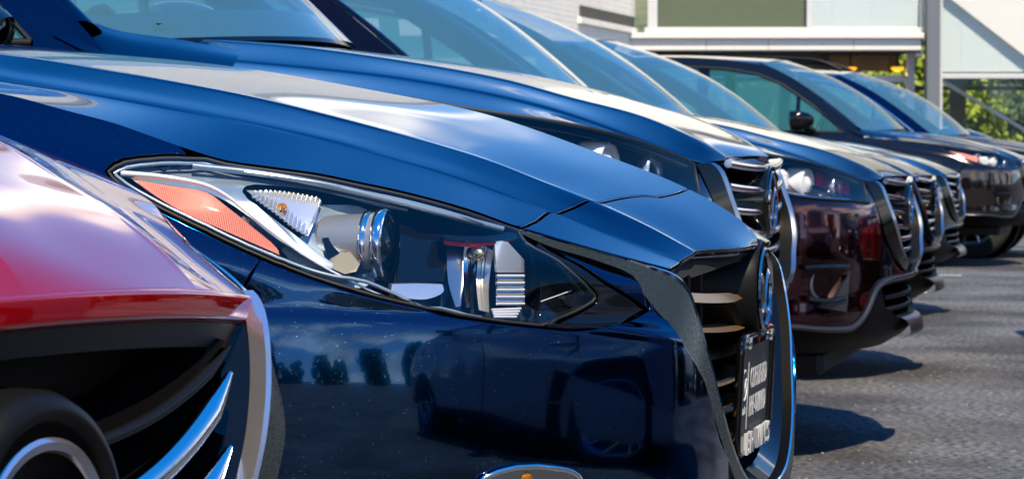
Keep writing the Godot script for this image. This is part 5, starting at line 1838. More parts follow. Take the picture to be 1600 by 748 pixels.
const HATCH_SIDE := [
	[-1.22,1.008,0.806,-1.02,0.99,0.79,-0.854,0.969,0.776,-0.769,0.948,0.774,-0.707,0.932,0.77,-0.667,0.918,0.764,-0.618,0.901,0.758,-0.573,0.887,0.745,-0.52,0.879,0.73,-0.46,0.87,0.71,-0.417,0.86,0.69,-0.366,0.848,0.665,-0.294,0.826,0.625,-0.239,0.802,0.575,-0.154,0.772,0.51,-0.069,0.745,0.44,-0.056,0.757,0.3,-0.022,0.761,0.15,-0.012,0.764,0],
	[-1.22,0.905,0.868,-0.95,0.893,0.853,-0.7,0.868,0.836,-0.55,0.835,0.806,-0.44,0.806,0.768,-0.34,0.785,0.714,-0.25,0.765,0.65,-0.165,0.745,0.575,-0.1,0.728,0.505,-0.055,0.72,0.44,-0.035,0.72,0.3,-0.02,0.72,0.15,-0.014,0.72,0],
	[-1.22,0.83,0.889,-0.95,0.818,0.879,-0.75,0.803,0.864,-0.6,0.782,0.842,-0.532,0.766,0.827,-0.459,0.748,0.803,-0.408,0.734,0.786,-0.359,0.72,0.763,-0.298,0.705,0.725,-0.238,0.695,0.675,-0.161,0.686,0.592,-0.09,0.688,0.498,-0.055,0.69,0.45,-0.025,0.69,0.3,-0.01,0.69,0.15,-0.006,0.69,0],
	[-1.22,0.718,0.882,-0.9,0.717,0.874,-0.721,0.716,0.862,-0.572,0.714,0.838,-0.458,0.71,0.807,-0.369,0.705,0.768,-0.29,0.699,0.72,-0.215,0.689,0.662,-0.13,0.679,0.581,-0.064,0.665,0.507,-0.026,0.652,0.429,-0.009,0.641,0.35,0.001,0.635,0.2,0.004,0.63,0],
	[-1.22,0.703,0.885,-0.9,0.701,0.878,-0.721,0.699,0.865,-0.571,0.697,0.841,-0.457,0.693,0.81,-0.368,0.688,0.771,-0.288,0.682,0.723,-0.213,0.672,0.664,-0.128,0.663,0.582,-0.062,0.65,0.508,-0.024,0.638,0.429,-0.007,0.628,0.35,0.003,0.622,0.2,0.006,0.617,0],
	[-1.22,0.655,0.89,-0.9,0.654,0.882,-0.72,0.654,0.869,-0.571,0.653,0.846,-0.456,0.651,0.814,-0.366,0.648,0.774,-0.286,0.644,0.725,-0.211,0.638,0.666,-0.126,0.632,0.584,-0.061,0.625,0.509,-0.023,0.618,0.43,-0.006,0.608,0.35,0.004,0.604,0.2,0.007,0.6,0],
	[-1.22,0.585,0.893,-0.9,0.585,0.885,-0.72,0.585,0.872,-0.57,0.585,0.848,-0.455,0.584,0.816,-0.365,0.582,0.776,-0.285,0.579,0.727,-0.21,0.576,0.667,-0.125,0.572,0.585,-0.06,0.568,0.51,-0.022,0.564,0.43,-0.006,0.558,0.35,0.004,0.554,0.2,0.006,0.55,0],
	[-1.22,0.49,0.889,-0.9,0.49,0.881,-0.721,0.49,0.868,-0.571,0.49,0.844,-0.456,0.49,0.812,-0.367,0.49,0.772,-0.288,0.49,0.723,-0.213,0.49,0.664,-0.128,0.49,0.582,-0.064,0.49,0.508,-0.026,0.49,0.429,-0.01,0.49,0.349,-0,0.49,0.2,0.003,0.49,0],
	[-1.221,0.36,0.858,-0.901,0.36,0.85,-0.724,0.36,0.837,-0.577,0.36,0.814,-0.466,0.36,0.783,-0.38,0.36,0.745,-0.304,0.36,0.698,-0.232,0.36,0.641,-0.148,0.36,0.561,-0.087,0.36,0.491,-0.052,0.36,0.419,-0.037,0.36,0.346,-0.027,0.36,0.199,-0.023,0.36,0],
	[-1.222,0.2,0.793,-0.904,0.2,0.785,-0.731,0.2,0.773,-0.591,0.2,0.75,-0.488,0.2,0.722,-0.411,0.2,0.687,-0.343,0.2,0.645,-0.276,0.2,0.592,-0.197,0.2,0.516,-0.143,0.2,0.455,-0.117,0.2,0.398,-0.105,0.2,0.339,-0.096,0.2,0.196,-0.093,0.2,0],
]
const SUV_HOOD := [
	[-1.22,1.06,0,-1.03,1.044,0,-0.8,1.02,0,-0.626,0.997,0,-0.5,0.974,0,-0.344,0.937,0,-0.19,0.893,0,-0.087,0.856,0,-0.04,0.836,0,-0.008,0.82,0],
	[-1.22,1.061,0.252,-1.117,1.053,0.25,-1.015,1.044,0.246,-0.912,1.035,0.24,-0.81,1.023,0.233,-0.708,1.009,0.226,-0.607,0.994,0.219,-0.506,0.975,0.212,-0.406,0.951,0.203,-0.308,0.926,0.192,-0.21,0.899,0.177,-0.116,0.864,0.162,-0.03,0.82,0.137],
	[-1.22,1.054,0.505,-1.05,1.042,0.495,-0.88,1.028,0.475,-0.52,0.973,0.425,-0.36,0.933,0.395,-0.221,0.898,0.355,-0.12,0.858,0.32,-0.087,0.841,0.305,-0.052,0.817,0.275],
	[-1.22,1.052,0.53,-1.05,1.04,0.52,-0.88,1.026,0.5,-0.52,0.972,0.45,-0.36,0.932,0.42,-0.221,0.897,0.38,-0.12,0.857,0.345,-0.087,0.84,0.33,-0.052,0.816,0.3],
	[-1.22,1.047,0.548,-1.05,1.035,0.538,-0.88,1.021,0.518,-0.52,0.967,0.468,-0.36,0.927,0.438,-0.221,0.892,0.398,-0.12,0.852,0.363,-0.087,0.835,0.348,-0.052,0.811,0.318],
	[-1.22,1.018,0.7,-0.957,0.998,0.68,-0.836,0.987,0.66,-0.668,0.969,0.64,-0.48,0.938,0.62,-0.369,0.913,0.6,-0.282,0.886,0.565,-0.196,0.854,0.515,-0.114,0.822,0.43,-0.058,0.808,0.36],
	[-1.22,1.011,0.722,-0.957,0.991,0.702,-0.836,0.98,0.682,-0.668,0.962,0.662,-0.48,0.931,0.642,-0.369,0.906,0.622,-0.282,0.879,0.587,-0.196,0.847,0.537,-0.114,0.815,0.452,-0.058,0.801,0.382],
	[-1.22,0.99,0.862,-0.9,0.965,0.842,-0.65,0.935,0.812,-0.475,0.907,0.78,-0.318,0.885,0.73,-0.217,0.862,0.655,-0.161,0.842,0.58,-0.097,0.812,0.47,-0.058,0.803,0.4],
]
const SUV_SIDE := [
	[-1.22,0.99,0.862,-0.9,0.965,0.842,-0.65,0.935,0.812,-0.475,0.907,0.78,-0.318,0.885,0.73,-0.217,0.862,0.655,-0.161,0.842,0.58,-0.097,0.812,0.47,-0.058,0.803,0.4,-0.048,0.812,0.2,-0.02,0.818,0.1,-0.008,0.82,0],
	[-1.22,0.9,0.9,-0.9,0.885,0.893,-0.6,0.862,0.872,-0.4,0.838,0.83,-0.29,0.82,0.77,-0.2,0.8,0.68,-0.13,0.785,0.57,-0.075,0.772,0.46,-0.055,0.768,0.4,-0.045,0.775,0.2,-0.01,0.775,0],
	[-1.22,0.8,0.905,-0.9,0.793,0.902,-0.601,0.786,0.894,-0.452,0.779,0.883,-0.354,0.772,0.862,-0.277,0.765,0.821,-0.199,0.758,0.738,-0.13,0.75,0.634,-0.086,0.743,0.536,-0.052,0.736,0.427,-0.024,0.729,0.298,-0.007,0.722,0.149,-0.002,0.715,0],
	[-1.22,0.72,0.915,-0.9,0.715,0.912,-0.6,0.71,0.904,-0.45,0.705,0.893,-0.351,0.7,0.871,-0.271,0.695,0.828,-0.192,0.69,0.744,-0.122,0.685,0.639,-0.077,0.68,0.539,-0.042,0.675,0.429,-0.014,0.67,0.3,0.003,0.665,0.15,0.008,0.66,0],
	[-1.22,0.6,0.917,-0.9,0.598,0.914,-0.6,0.597,0.906,-0.45,0.595,0.895,-0.35,0.593,0.873,-0.271,0.592,0.83,-0.191,0.59,0.745,-0.121,0.588,0.64,-0.077,0.587,0.54,-0.042,0.585,0.43,-0.015,0.583,0.3,0.002,0.582,0.15,0.006,0.58,0],
	[-1.22,0.47,0.907,-0.9,0.472,0.904,-0.6,0.475,0.896,-0.451,0.478,0.885,-0.353,0.48,0.864,-0.276,0.482,0.822,-0.197,0.485,0.739,-0.127,0.488,0.635,-0.083,0.49,0.536,-0.047,0.492,0.427,-0.019,0.495,0.298,-0.002,0.498,0.149,0.004,0.5,0],
	[-1.22,0.405,0.905,-0.9,0.406,0.902,-0.6,0.408,0.894,-0.451,0.409,0.883,-0.353,0.41,0.862,-0.275,0.411,0.821,-0.196,0.412,0.738,-0.126,0.414,0.634,-0.081,0.415,0.536,-0.045,0.416,0.427,-0.016,0.418,0.298,0.003,0.419,0.149,0.01,0.42,0],
	[-1.22,0.365,0.887,-0.9,0.364,0.884,-0.601,0.363,0.876,-0.453,0.362,0.865,-0.359,0.362,0.845,-0.287,0.361,0.807,-0.211,0.36,0.726,-0.142,0.359,0.625,-0.098,0.358,0.529,-0.062,0.358,0.422,-0.033,0.357,0.295,-0.015,0.356,0.148,-0.008,0.355,0],
	[-1.221,0.322,0.842,-0.901,0.321,0.839,-0.604,0.319,0.831,-0.461,0.318,0.821,-0.377,0.316,0.802,-0.319,0.315,0.771,-0.253,0.314,0.699,-0.191,0.312,0.603,-0.152,0.311,0.513,-0.121,0.309,0.411,-0.096,0.308,0.288,-0.082,0.306,0.145,-0.08,0.305,0],
]
var outline := {
	"hatch_hood": [-1,-0.6,5,-0.6,12.4,-0.6,19.8,-0.6,27.3,-0.6,34.7,-0.6,42.1,-0.6,49.5,-0.6,56.9,-0.6,64.3,-0.6,71.8,-0.6,79.2,-0.6,86.6,-0.6,87.6,-0.6,87.5,1,87.5,2.7,87.4,4.3,87.3,5.8,87.2,7,87,7.5,86.9,7.9,86.7,8.2,86.5,8.6,86.4,9.1,86.3,10.2,86.3,11.5,86.4,13,86.5,14.7,86.5,16.6,86.3,21.2,85.9,27,85.5,33.4,85,39.8,84.6,45.7,84.3,50.8,84,56.1,83.7,61.1,83.4,65.5,83.1,68.7,82.9,69.5,82.7,70.2,82.6,70.8,82.4,71.4,82.2,72,81.2,72.4,75.8,72.4,70.4,72.4,65,72.4,59.6,72.4,54.1,72.4,48.7,72.4,43.3,72.4,37.9,72.4,32.5,72.4,27.1,72.4,21.7,72.4,16.2,72.4,10.8,72.4,5.4,72.4,0,72.4,-1,72.4],
	"hatch_nose": [82.2,72,82.4,71.4,82.6,70.8,82.7,70.2,82.9,69.5,83.1,68.7,83.4,65.5,83.7,61.1,84,56.1,84.3,50.8,84.6,45.7,85,39.8,85.5,33.4,85.9,27,86.3,21.2,86.5,16.6,86.5,14.7,86.4,13,86.3,11.5,86.3,10.2,86.4,9.1,86.5,8.6,86.7,8.2,86.9,7.9,87,7.5,87.2,7,87.3,5.8,87.4,4.3,87.5,2.7,87.5,1,87.6,-0.6,88.6,-0.6,90.4,-0.6,92.3,-0.6,94.2,-0.6,96,-0.6,96,4,96,9.1,96,14.2,96,19.2,96,24.3,96,29.4,96,34.5,96,39.5,96,44.6,96,49.7,96,54.8,96,59.8,96,64.9,96,70,96,72,95,72,93.9,72,92.9,72,91.8,72,90.7,72,89.6,72,88.6,72,87.5,72,86.4,72,85.3,72,84.3,72,83.2,72],
	"hatch_fender": [-1,-0.4,3,-0.4,5.8,-0.4,8.5,-0.4,11.3,-0.4,14.1,-0.4,16.8,-0.4,19.6,-0.4,22.4,-0.4,25.1,-0.4,27.9,-0.4,30.7,-0.4,33.4,-0.4,34.4,1,33.7,1.5,33.1,2,32.4,2.6,31.7,3.3,30.9,4,30.3,4.6,29.9,5,29.6,5.5,29.3,5.9,28.8,7.1,28.9,7.4,29,7.6,29.1,7.9,29.3,8.2,29.9,9,30.7,9.8,31.7,10.6,32.5,11.2,33.3,11.7,34,12.1,34.7,12.5,35.4,12.8,36.1,13.2,36.9,13.6,37.6,13.9,38.2,14.2,38.5,14.3,38.7,14.4,39,14.5,39.2,14.6,36.9,23.7,34.3,41.7,32.4,48.9,31,51.1,30.4,50,28.8,47.1,27,44,25.1,41.3,23,38.7,20.8,36.5,18.6,35,16.3,34.3,14,34.5,11.7,35.5,9.5,37.3,7.3,39.6,5.3,42.2,3.4,45,1.7,48,0.2,50.8,-1,50.8],
	"hatch_bumper": [39.2,14.6,36.9,23.7,34.3,41.7,32.4,48.9,31,51.1,30.4,50,32.2,53.6,33.8,57.1,35,60.1,36.1,63.2,37,66,38.1,69.6,38.8,71.8,39.8,72,43.5,72,47.3,72,51,72,54.8,72,58.5,72,62.3,72,66,72,69.8,72,73.5,72,77.3,72,81,72,84.8,72,88.5,72,92.3,72,96,72,96.5,66.8,96.5,61.7,96,61.7,90.6,61.4,85.2,60.4,79.9,58.4,79.4,56.5,77.8,55.4,76.5,54,75.5,52.6,74.8,50.7,74.2,48.6,73.7,46.4,73.1,44.4,72.6,42.3,71.9,40,71.1,35.2,70.3,29.3,69.8,22.9,70.1,18.2,69.7,13.9,69,12.2,68.8,12.7,68.7,13.5,68.6,14.4,67.8,15.3,66.9,16.3,65.9,17.5,64.5,19.7,62.9,24.1,62,26.1,61.2,27.3,60.5,28,59.8,28.2,59.2,28.1,58.6,27.8,58,27.5,57.2,27.3,56.4,27,55.5,26.8,54.6,26.5,53.6,26.1,52.6,25.5,51.6,24.6,50.7,23.2,49.9,20.4,49.1,18.5,48.2,17.6,47.3,17.2,46.9,17,46.5,16.9,46.1,16.8,45.6,16.7,45,16.5,44.4,16.4,43.8,16.2,43.1,16,42.6,15.9,42.1,15.7,41.6,15.5,41,15.3,40.6,15.1,40.1,15,39.7,14.8],
	"hatch_lamp_outline": [58.7,0,57.2,0,55.7,0,54.3,0,52.6,0,51,0,49.5,0,48.4,0,47.3,0,46.3,0,45.4,0,44.5,0,43.6,0,42.9,0,42.2,0,41.4,0,40.5,0,39.5,0,38.5,0,37.1,0,35.7,0,34.4,1,33.7,1.5,33.1,2,32.4,2.6,31.7,3.3,30.9,4,30.3,4.6,29.9,5,29.6,5.5,29.3,5.9,28.8,7.1,28.9,7.4,29,7.6,29.1,7.9,29.3,8.2,29.9,9,30.7,9.8,31.7,10.6,32.5,11.2,33.3,11.7,34,12.1,34.7,12.5,35.4,12.8,36.1,13.2,36.9,13.6,37.6,13.9,38.2,14.2,38.5,14.3,38.7,14.4,39,14.5,39.2,14.6,39.7,14.8,40.1,15,40.6,15.1,41,15.3,41.6,15.5,42.1,15.7,42.6,15.9,43.1,16,43.8,16.2,44.4,16.4,45,16.5,45.6,16.7,46.1,16.8,46.5,16.9,46.9,17,47.3,17.2,48.2,17.6,49.1,18.5,49.9,20.4,50.7,23.2,51.6,24.6,52.6,25.5,53.6,26.1,54.6,26.5,55.5,26.8,56.4,27,57.2,27.3,58,27.5,58.6,27.8,59.2,28.1,59.8,28.2,60.5,28,61.2,27.3,62,26.1,62.9,24.1,64.5,19.7,65.9,17.5,66.9,16.3,67.8,15.3,68.6,14.4,68.5,13.5,68.4,12.5,68.3,11.7,68.2,10.8,68.1,9.9,68,9.1,67.9,8.2,67.8,7.4,67.2,6.4,66.5,6.1,65.6,5.9,64.8,5.6,63.8,5,62.8,4.4,61.9,3.8,61,3.3,60.4,3,59.8,2.8,59.3,2.6,59,2.2,58.9,1.7,58.8,1.2,58.8,0.7],
	"hatch_lens": [58.7,0,57.2,0,55.7,0,54.3,0,52.6,0,51,0,49.5,0,48.4,0,47.3,0,46.3,0,45.4,0,44.5,0,43.6,0,42.9,0,42.2,0,41.4,0,40.5,0,39.5,0,38.5,0,37.1,0,35.7,0,34.4,1,33.7,1.5,33.1,2,32.4,2.6,31.7,3.3,30.9,4,30.3,4.6,29.9,5,29.6,5.5,29.3,5.9,28.8,7.1,28.9,7.4,29,7.6,29.1,7.9,29.3,8.2,29.9,9,30.7,9.8,31.7,10.6,32.5,11.2,33.3,11.7,34,12.1,34.7,12.5,35.4,12.8,36.1,13.2,36.9,13.6,37.6,13.9,38.2,14.2,38.5,14.3,38.7,14.4,39,14.5,39.2,14.6,39.7,14.8,40.1,15,40.6,15.1,41,15.3,41.6,15.5,42.1,15.7,42.6,15.9,43.1,16,43.8,16.2,44.4,16.4,45,16.5,45.6,16.7,46.1,16.8,46.5,16.9,46.9,17,47.3,17.2,48.2,17.6,49.1,18.5,49.9,20.4,50.7,23.2,51.6,24.6,52.6,25.5,53.6,26.1,54.6,26.5,55.5,26.8,56.4,27,57.2,27.3,58,27.5,58.2,26.5,58.4,25.4,58.7,24,60.6,15.9,61.5,15,62.4,14.2,63.1,13.5,63.8,12.7,64.1,11.9,64,11.1,63.5,10.2,63.1,9.4,62.5,8.2,61.8,6.7,61.2,5.2,60.4,4.2,59.6,3.5,59,2.6,58.9,1.8,58.8,1],
	"hatch_trim": [59.1,2.8,59.7,3.1,60.4,3.4,61,3.8,61.6,4.3,62.2,5,62.7,5.7,63.4,6.8,64.1,8,64.8,9.1,65.6,9.9,66.4,10.8,67.1,11.8,67.6,12.6,68,13.5,68.4,14.4,67.4,15.7,66.2,17.1,64.5,19.7,62.6,24.8,61.5,27,60.5,28,59.7,28.2,59,28,58.3,27.8,58.6,24.6,60.7,16,61.6,15.1,62.5,14.3,63.2,13.6,63.9,12.9,64.2,12,64.1,11.1,63.7,10.2,63.2,9.4,62.6,8.2,61.9,6.7,61.3,5.2],
	"hatch_tip": [61.2,3.6,62.4,4.3,63.6,5.1,64.8,5.8,65.9,6.1,67,6.5,67.7,7.5,68,8.6,68.1,9.7,68.3,10.8,68.4,11.8,68.5,12.9,68.6,14.1,67.2,11.6,66.4,10.7,65.7,9.8,64.9,9,64.2,8,63.6,6.9,62.9,5.7],
	"hatch_turn_lamp": [53.3,55.7,53.5,55.3,54,55,54.5,54.7,55.1,54.5,55.9,54.3,56.6,54.3,57.4,54.3,58.3,54.5,59.1,54.7,59.7,54.9,60.2,55.2,60.6,55.6,60.8,56,61,56.4,60.9,56.7,60.7,57.1,60.3,57.4,59.8,57.7,59,57.9,57.9,58,56.9,58,55.9,57.9,55,57.6,54.2,57.2,53.8,56.7,53.4,56.2],
	"in_amber_reflector": [-0.6673,0.8627,0.8122,-0.6534,0.8604,0.8092,-0.6395,0.8581,0.806,-0.6256,0.8557,0.8025,-0.6102,0.8534,0.798,-0.5948,0.851,0.7931,-0.5809,0.8471,0.79,-0.572,0.8425,0.7899,-0.564,0.8369,0.791,-0.5558,0.8309,0.7918,-0.5443,0.8227,0.7922,-0.5324,0.8137,0.7921,-0.521,0.8047,0.7914,-0.51,0.796,0.7902,-0.4994,0.7873,0.7888,-0.4921,0.7799,0.7881,-0.4904,0.7772,0.7883,-0.4895,0.7747,0.7887,-0.4886,0.7722,0.7891,-0.4967,0.776,0.7914,-0.5048,0.7798,0.7937,-0.5138,0.7839,0.7963,-0.5284,0.7905,0.8,-0.5447,0.7978,0.8038,-0.5605,0.8048,0.807,-0.5737,0.8105,0.8093,-0.5865,0.8159,0.8114,-0.5991,0.8218,0.813,-0.6114,0.8281,0.814,-0.6234,0.8349,0.8148,-0.6352,0.8418,0.8149,-0.6459,0.8486,0.8146,-0.6565,0.8557,0.8136],
	"in_bezel": [-0.6953,0.8773,0.7967,-0.6841,0.8796,0.7905,-0.6732,0.8818,0.7832,-0.6618,0.8835,0.7752,-0.6471,0.8848,0.7652,-0.6316,0.8853,0.7546,-0.615,0.885,0.7433,-0.5932,0.8833,0.7293,-0.5686,0.8805,0.7182,-0.5431,0.877,0.7102,-0.5174,0.8728,0.7027,-0.4917,0.8678,0.6955,-0.4673,0.8627,0.6873,-0.4469,0.8581,0.6784,-0.4275,0.8534,0.6692,-0.4088,0.8482,0.6609,-0.3934,0.8431,0.6548,-0.3787,0.8376,0.6492,-0.364,0.8321,0.6433,-0.3641,0.8274,0.6492,-0.3641,0.8228,0.6552,-0.3747,0.8248,0.6619,-0.3853,0.8268,0.6684,-0.3967,0.8294,0.6746,-0.4129,0.8341,0.6817,-0.4304,0.8397,0.6885,-0.4482,0.8446,0.6959,-0.4677,0.8487,0.7046,-0.4877,0.852,0.7131,-0.5064,0.8542,0.7215,-0.5216,0.8559,0.7284,-0.5357,0.8569,0.7357,-0.5446,0.8552,0.7438,-0.5464,0.8531,0.748,-0.547,0.8505,0.7524,-0.5463,0.8475,0.756,-0.538,0.8394,0.7612,-0.5237,0.8295,0.7632,-0.5095,0.8196,0.7637,-0.4964,0.8098,0.7634,-0.4831,0.7999,0.762,-0.4699,0.7901,0.7602,-0.4505,0.7753,0.7574,-0.4311,0.7606,0.7543,-0.4311,0.7582,0.7553,-0.4311,0.7559,0.7562,-0.4319,0.7544,0.7572,-0.4403,0.7569,0.7603,-0.4541,0.7648,0.7636,-0.468,0.7732,0.7666,-0.4808,0.781,0.7695,-0.4938,0.7894,0.7722,-0.5061,0.7981,0.7744,-0.517,0.8064,0.7755,-0.5274,0.8149,0.7759,-0.5382,0.8229,0.776,-0.5487,0.8298,0.7762,-0.5594,0.8361,0.7761,-0.5706,0.8415,0.7768,-0.5828,0.8454,0.7791,-0.5953,0.8482,0.7826,-0.6084,0.8508,0.7862,-0.6242,0.8541,0.7903,-0.6408,0.8572,0.7945,-0.6576,0.8602,0.7982,-0.6673,0.8625,0.7998,-0.6772,0.8648,0.8012,-0.6853,0.868,0.8014,-0.689,0.8709,0.8004,-0.6921,0.8741,0.7987],
	"in_turn_reflector": [-0.5462,0.8497,0.7414,-0.5355,0.8492,0.7352,-0.5247,0.8487,0.729,-0.5141,0.8479,0.7233,-0.5042,0.8468,0.7186,-0.4945,0.8454,0.7142,-0.4852,0.8439,0.7102,-0.4776,0.8424,0.7072,-0.4703,0.8407,0.7043,-0.4631,0.8391,0.7014,-0.4623,0.8345,0.7064,-0.4615,0.8299,0.7113,-0.4611,0.8251,0.7163,-0.4613,0.819,0.7228,-0.462,0.8126,0.7293,-0.4629,0.8067,0.7348,-0.4638,0.8024,0.7383,-0.4648,0.7984,0.7415,-0.4658,0.7944,0.7445,-0.4705,0.7968,0.7456,-0.4752,0.7992,0.7468,-0.4802,0.8022,0.7478,-0.4883,0.8082,0.7485,-0.4972,0.8155,0.7486,-0.5063,0.8224,0.748,-0.5149,0.8284,0.7477,-0.5237,0.8342,0.7468,-0.5316,0.8395,0.7457,-0.5368,0.8431,0.7443,-0.5415,0.8464,0.7429],
	"in_bowl_left": [-0.4973,0.7771,0.751,-0.4885,0.7839,0.7443,-0.4799,0.7906,0.737,-0.473,0.7986,0.7288,-0.4688,0.8086,0.7193,-0.4668,0.8198,0.7078,-0.4652,0.831,0.6944,-0.4509,0.831,0.684,-0.4367,0.8309,0.6733,-0.424,0.8291,0.6656,-0.4169,0.8262,0.6636,-0.4106,0.8225,0.663,-0.4043,0.8187,0.6624,-0.3957,0.7779,0.6931,-0.3906,0.7373,0.7116,-0.3957,0.7343,0.7162,-0.401,0.7313,0.7206,-0.4073,0.7298,0.7248,-0.4202,0.7323,0.731,-0.4355,0.7383,0.7368,-0.4511,0.7443,0.742,-0.4616,0.7483,0.7451,-0.4721,0.7524,0.7481,-0.4812,0.7576,0.7502,-0.4872,0.7636,0.751,-0.4922,0.7703,0.751],
	"in_mirror_panel": [-0.3816,0.8319,0.6333,-0.3564,0.8229,0.6222,-0.3313,0.8139,0.61,-0.3248,0.8014,0.6193,-0.3186,0.7888,0.6276,-0.3161,0.7623,0.647,-0.3151,0.7358,0.6609,-0.3278,0.7358,0.6716,-0.3405,0.7357,0.682,-0.3514,0.7352,0.6908,-0.3568,0.7344,0.6952,-0.3614,0.7334,0.6991,-0.3661,0.7324,0.7029,-0.3658,0.7466,0.6958,-0.3658,0.7608,0.6879,-0.3667,0.7757,0.6794,-0.37,0.7938,0.6676,-0.3755,0.8128,0.6517],
	"in_tray": [-0.3649,0.735,0.7251,-0.3563,0.7351,0.719,-0.3478,0.7352,0.7126,-0.3392,0.7352,0.7061,-0.33,0.7348,0.6991,-0.3208,0.7343,0.6918,-0.3115,0.7337,0.6844,-0.3104,0.7308,0.6849,-0.3094,0.7278,0.6855,-0.3093,0.7252,0.6867,-0.3121,0.7218,0.6908,-0.3171,0.719,0.6962,-0.3225,0.7171,0.7016,-0.3282,0.7161,0.7065,-0.3343,0.7161,0.7112,-0.3407,0.7168,0.7157,-0.3491,0.718,0.7213,-0.3579,0.72,0.7266,-0.3638,0.7235,0.7293,-0.365,0.7269,0.7287,-0.3649,0.7309,0.7269],
	"in_reflector_wall": [-0.3181,0.7866,0.6359,-0.31,0.7861,0.6288,-0.3019,0.7855,0.6216,-0.2987,0.7714,0.6318,-0.2961,0.7572,0.6391,-0.2944,0.7433,0.6454,-0.2937,0.7307,0.6512,-0.2936,0.7183,0.6569,-0.2934,0.706,0.6627,-0.296,0.7053,0.6654,-0.2986,0.7046,0.6682,-0.3025,0.7147,0.6666,-0.3064,0.7249,0.6652,-0.3097,0.7359,0.6626,-0.3127,0.7519,0.6566,-0.315,0.7693,0.6478],
	"in_eyebrow": [-0.3163,0.7948,0.6689,-0.3049,0.7936,0.6595,-0.2935,0.7924,0.6496,-0.2828,0.7918,0.6391,-0.2738,0.7918,0.6287,-0.2655,0.7923,0.6174,-0.2581,0.7934,0.6051,-0.2529,0.795,0.5939,-0.2484,0.797,0.5821,-0.2441,0.7982,0.5728,-0.2415,0.7981,0.5687,-0.239,0.7976,0.5656,-0.2365,0.7972,0.5626,-0.2359,0.7929,0.5705,-0.2353,0.7887,0.5787,-0.2409,0.7876,0.5898,-0.2465,0.7864,0.6007,-0.2526,0.7855,0.6108,-0.2605,0.7852,0.6218,-0.2691,0.7852,0.6319,-0.2781,0.7855,0.6416,-0.2886,0.7861,0.6519,-0.2997,0.7869,0.6617,-0.3108,0.7878,0.6711,-0.3135,0.7913,0.6701],
	"in_inner_wall": [-0.2416,0.7865,0.5326,-0.2339,0.7819,0.5308,-0.2261,0.7773,0.5293,-0.2175,0.7718,0.5282,-0.2028,0.7622,0.5263,-0.187,0.7509,0.5229,-0.1737,0.7392,0.5182,-0.166,0.7294,0.5142,-0.1599,0.7194,0.5096,-0.1541,0.7092,0.5036,-0.1599,0.7058,0.511,-0.1657,0.7023,0.5185,-0.1719,0.6987,0.5268,-0.1806,0.694,0.5389,-0.1899,0.6891,0.5528,-0.1965,0.685,0.5787,-0.2054,0.6843,0.5888,-0.2145,0.6835,0.5979,-0.2158,0.6913,0.5825,-0.215,0.6998,0.5771,-0.2142,0.7087,0.5734,-0.2135,0.7193,0.5697,-0.2133,0.7302,0.566,-0.2141,0.7406,0.5625,-0.2159,0.7489,0.5593,-0.2187,0.7568,0.5551,-0.2227,0.7644,0.5498,-0.2283,0.7719,0.544,-0.2349,0.7792,0.5385],
	"pt_light_bar": [-0.6818,0.8705,0.815,-0.636,0.8665,0.801,-0.584,0.8564,0.7855,-0.5578,0.844,0.7856,-0.5298,0.824,0.789,-0.494,0.7962,0.7871,-0.4557,0.7691,0.7801,-0.4182,0.7474,0.7709,-0.3674,0.7214,0.7513,-0.3289,0.7082,0.7297,-0.3035,0.703,0.7127],
	"pt_ring_c": [-0.3805,0.7816,0.6918],
	"pt_ring2_c": [-0.3966,0.7793,0.6988],
	"pt_bulb": [-0.4984,0.8303,0.7471],
	"pt_beam_c": [-0.2808,0.7424,0.6205],
	"pt_ribs": [-0.2583,0.7441,0.6184,-0.2293,0.7432,0.5904,-0.2266,0.7044,0.6024,-0.255,0.7056,0.6322],
	"pt_ribs2": [-0.2599,0.702,0.6391,-0.2291,0.7022,0.606,-0.2323,0.6895,0.6244,-0.2552,0.6904,0.6451],
	"pt_facet_a": [-0.2986,0.7854,0.6183,-0.2841,0.782,0.6068,-0.2786,0.7468,0.6293,-0.2799,0.7039,0.6511,-0.2879,0.7042,0.6586],
	"pt_facet_b": [-0.2815,0.7819,0.6039,-0.2663,0.7722,0.5985,-0.2627,0.7346,0.6206,-0.2633,0.6971,0.6387,-0.2742,0.7006,0.6475],
	"pt_top_band": [-0.6065,0.8796,0.7678,-0.5351,0.8709,0.7349,-0.4604,0.8574,0.7104,-0.3876,0.839,0.6778,-0.3154,0.8179,0.6401,-0.2565,0.7994,0.591],
	"pt_cup": [-0.4367,0.7658,0.7492,-0.4271,0.7726,0.7405,-0.4163,0.7748,0.7327,-0.4033,0.76,0.7326,-0.4064,0.7508,0.7391,-0.4186,0.7479,0.7473,-0.4319,0.7542,0.7517],
	"pt_vent": [-0.4514,0.791,0.7326,-0.4231,0.7953,0.7118,-0.3986,0.7842,0.7031,-0.3925,0.7494,0.7191,-0.4141,0.7443,0.7349,-0.4417,0.7654,0.7407],
	"pt_red_strip": [-0.3143,0.7851,0.6639,-0.2952,0.7824,0.6487,-0.2767,0.782,0.6306,-0.2592,0.7838,0.6075,-0.2456,0.7879,0.5806],
	"pt_gold_bulb": [-0.2818,0.7702,0.6366],
	"pt_line": [-0.2073,0.709,0.5934,-0.1758,0.7213,0.5556],
	"pt_fin": [-0.2191,0.7771,0.5662,-0.1845,0.7491,0.5655,-0.1607,0.7181,0.5531],
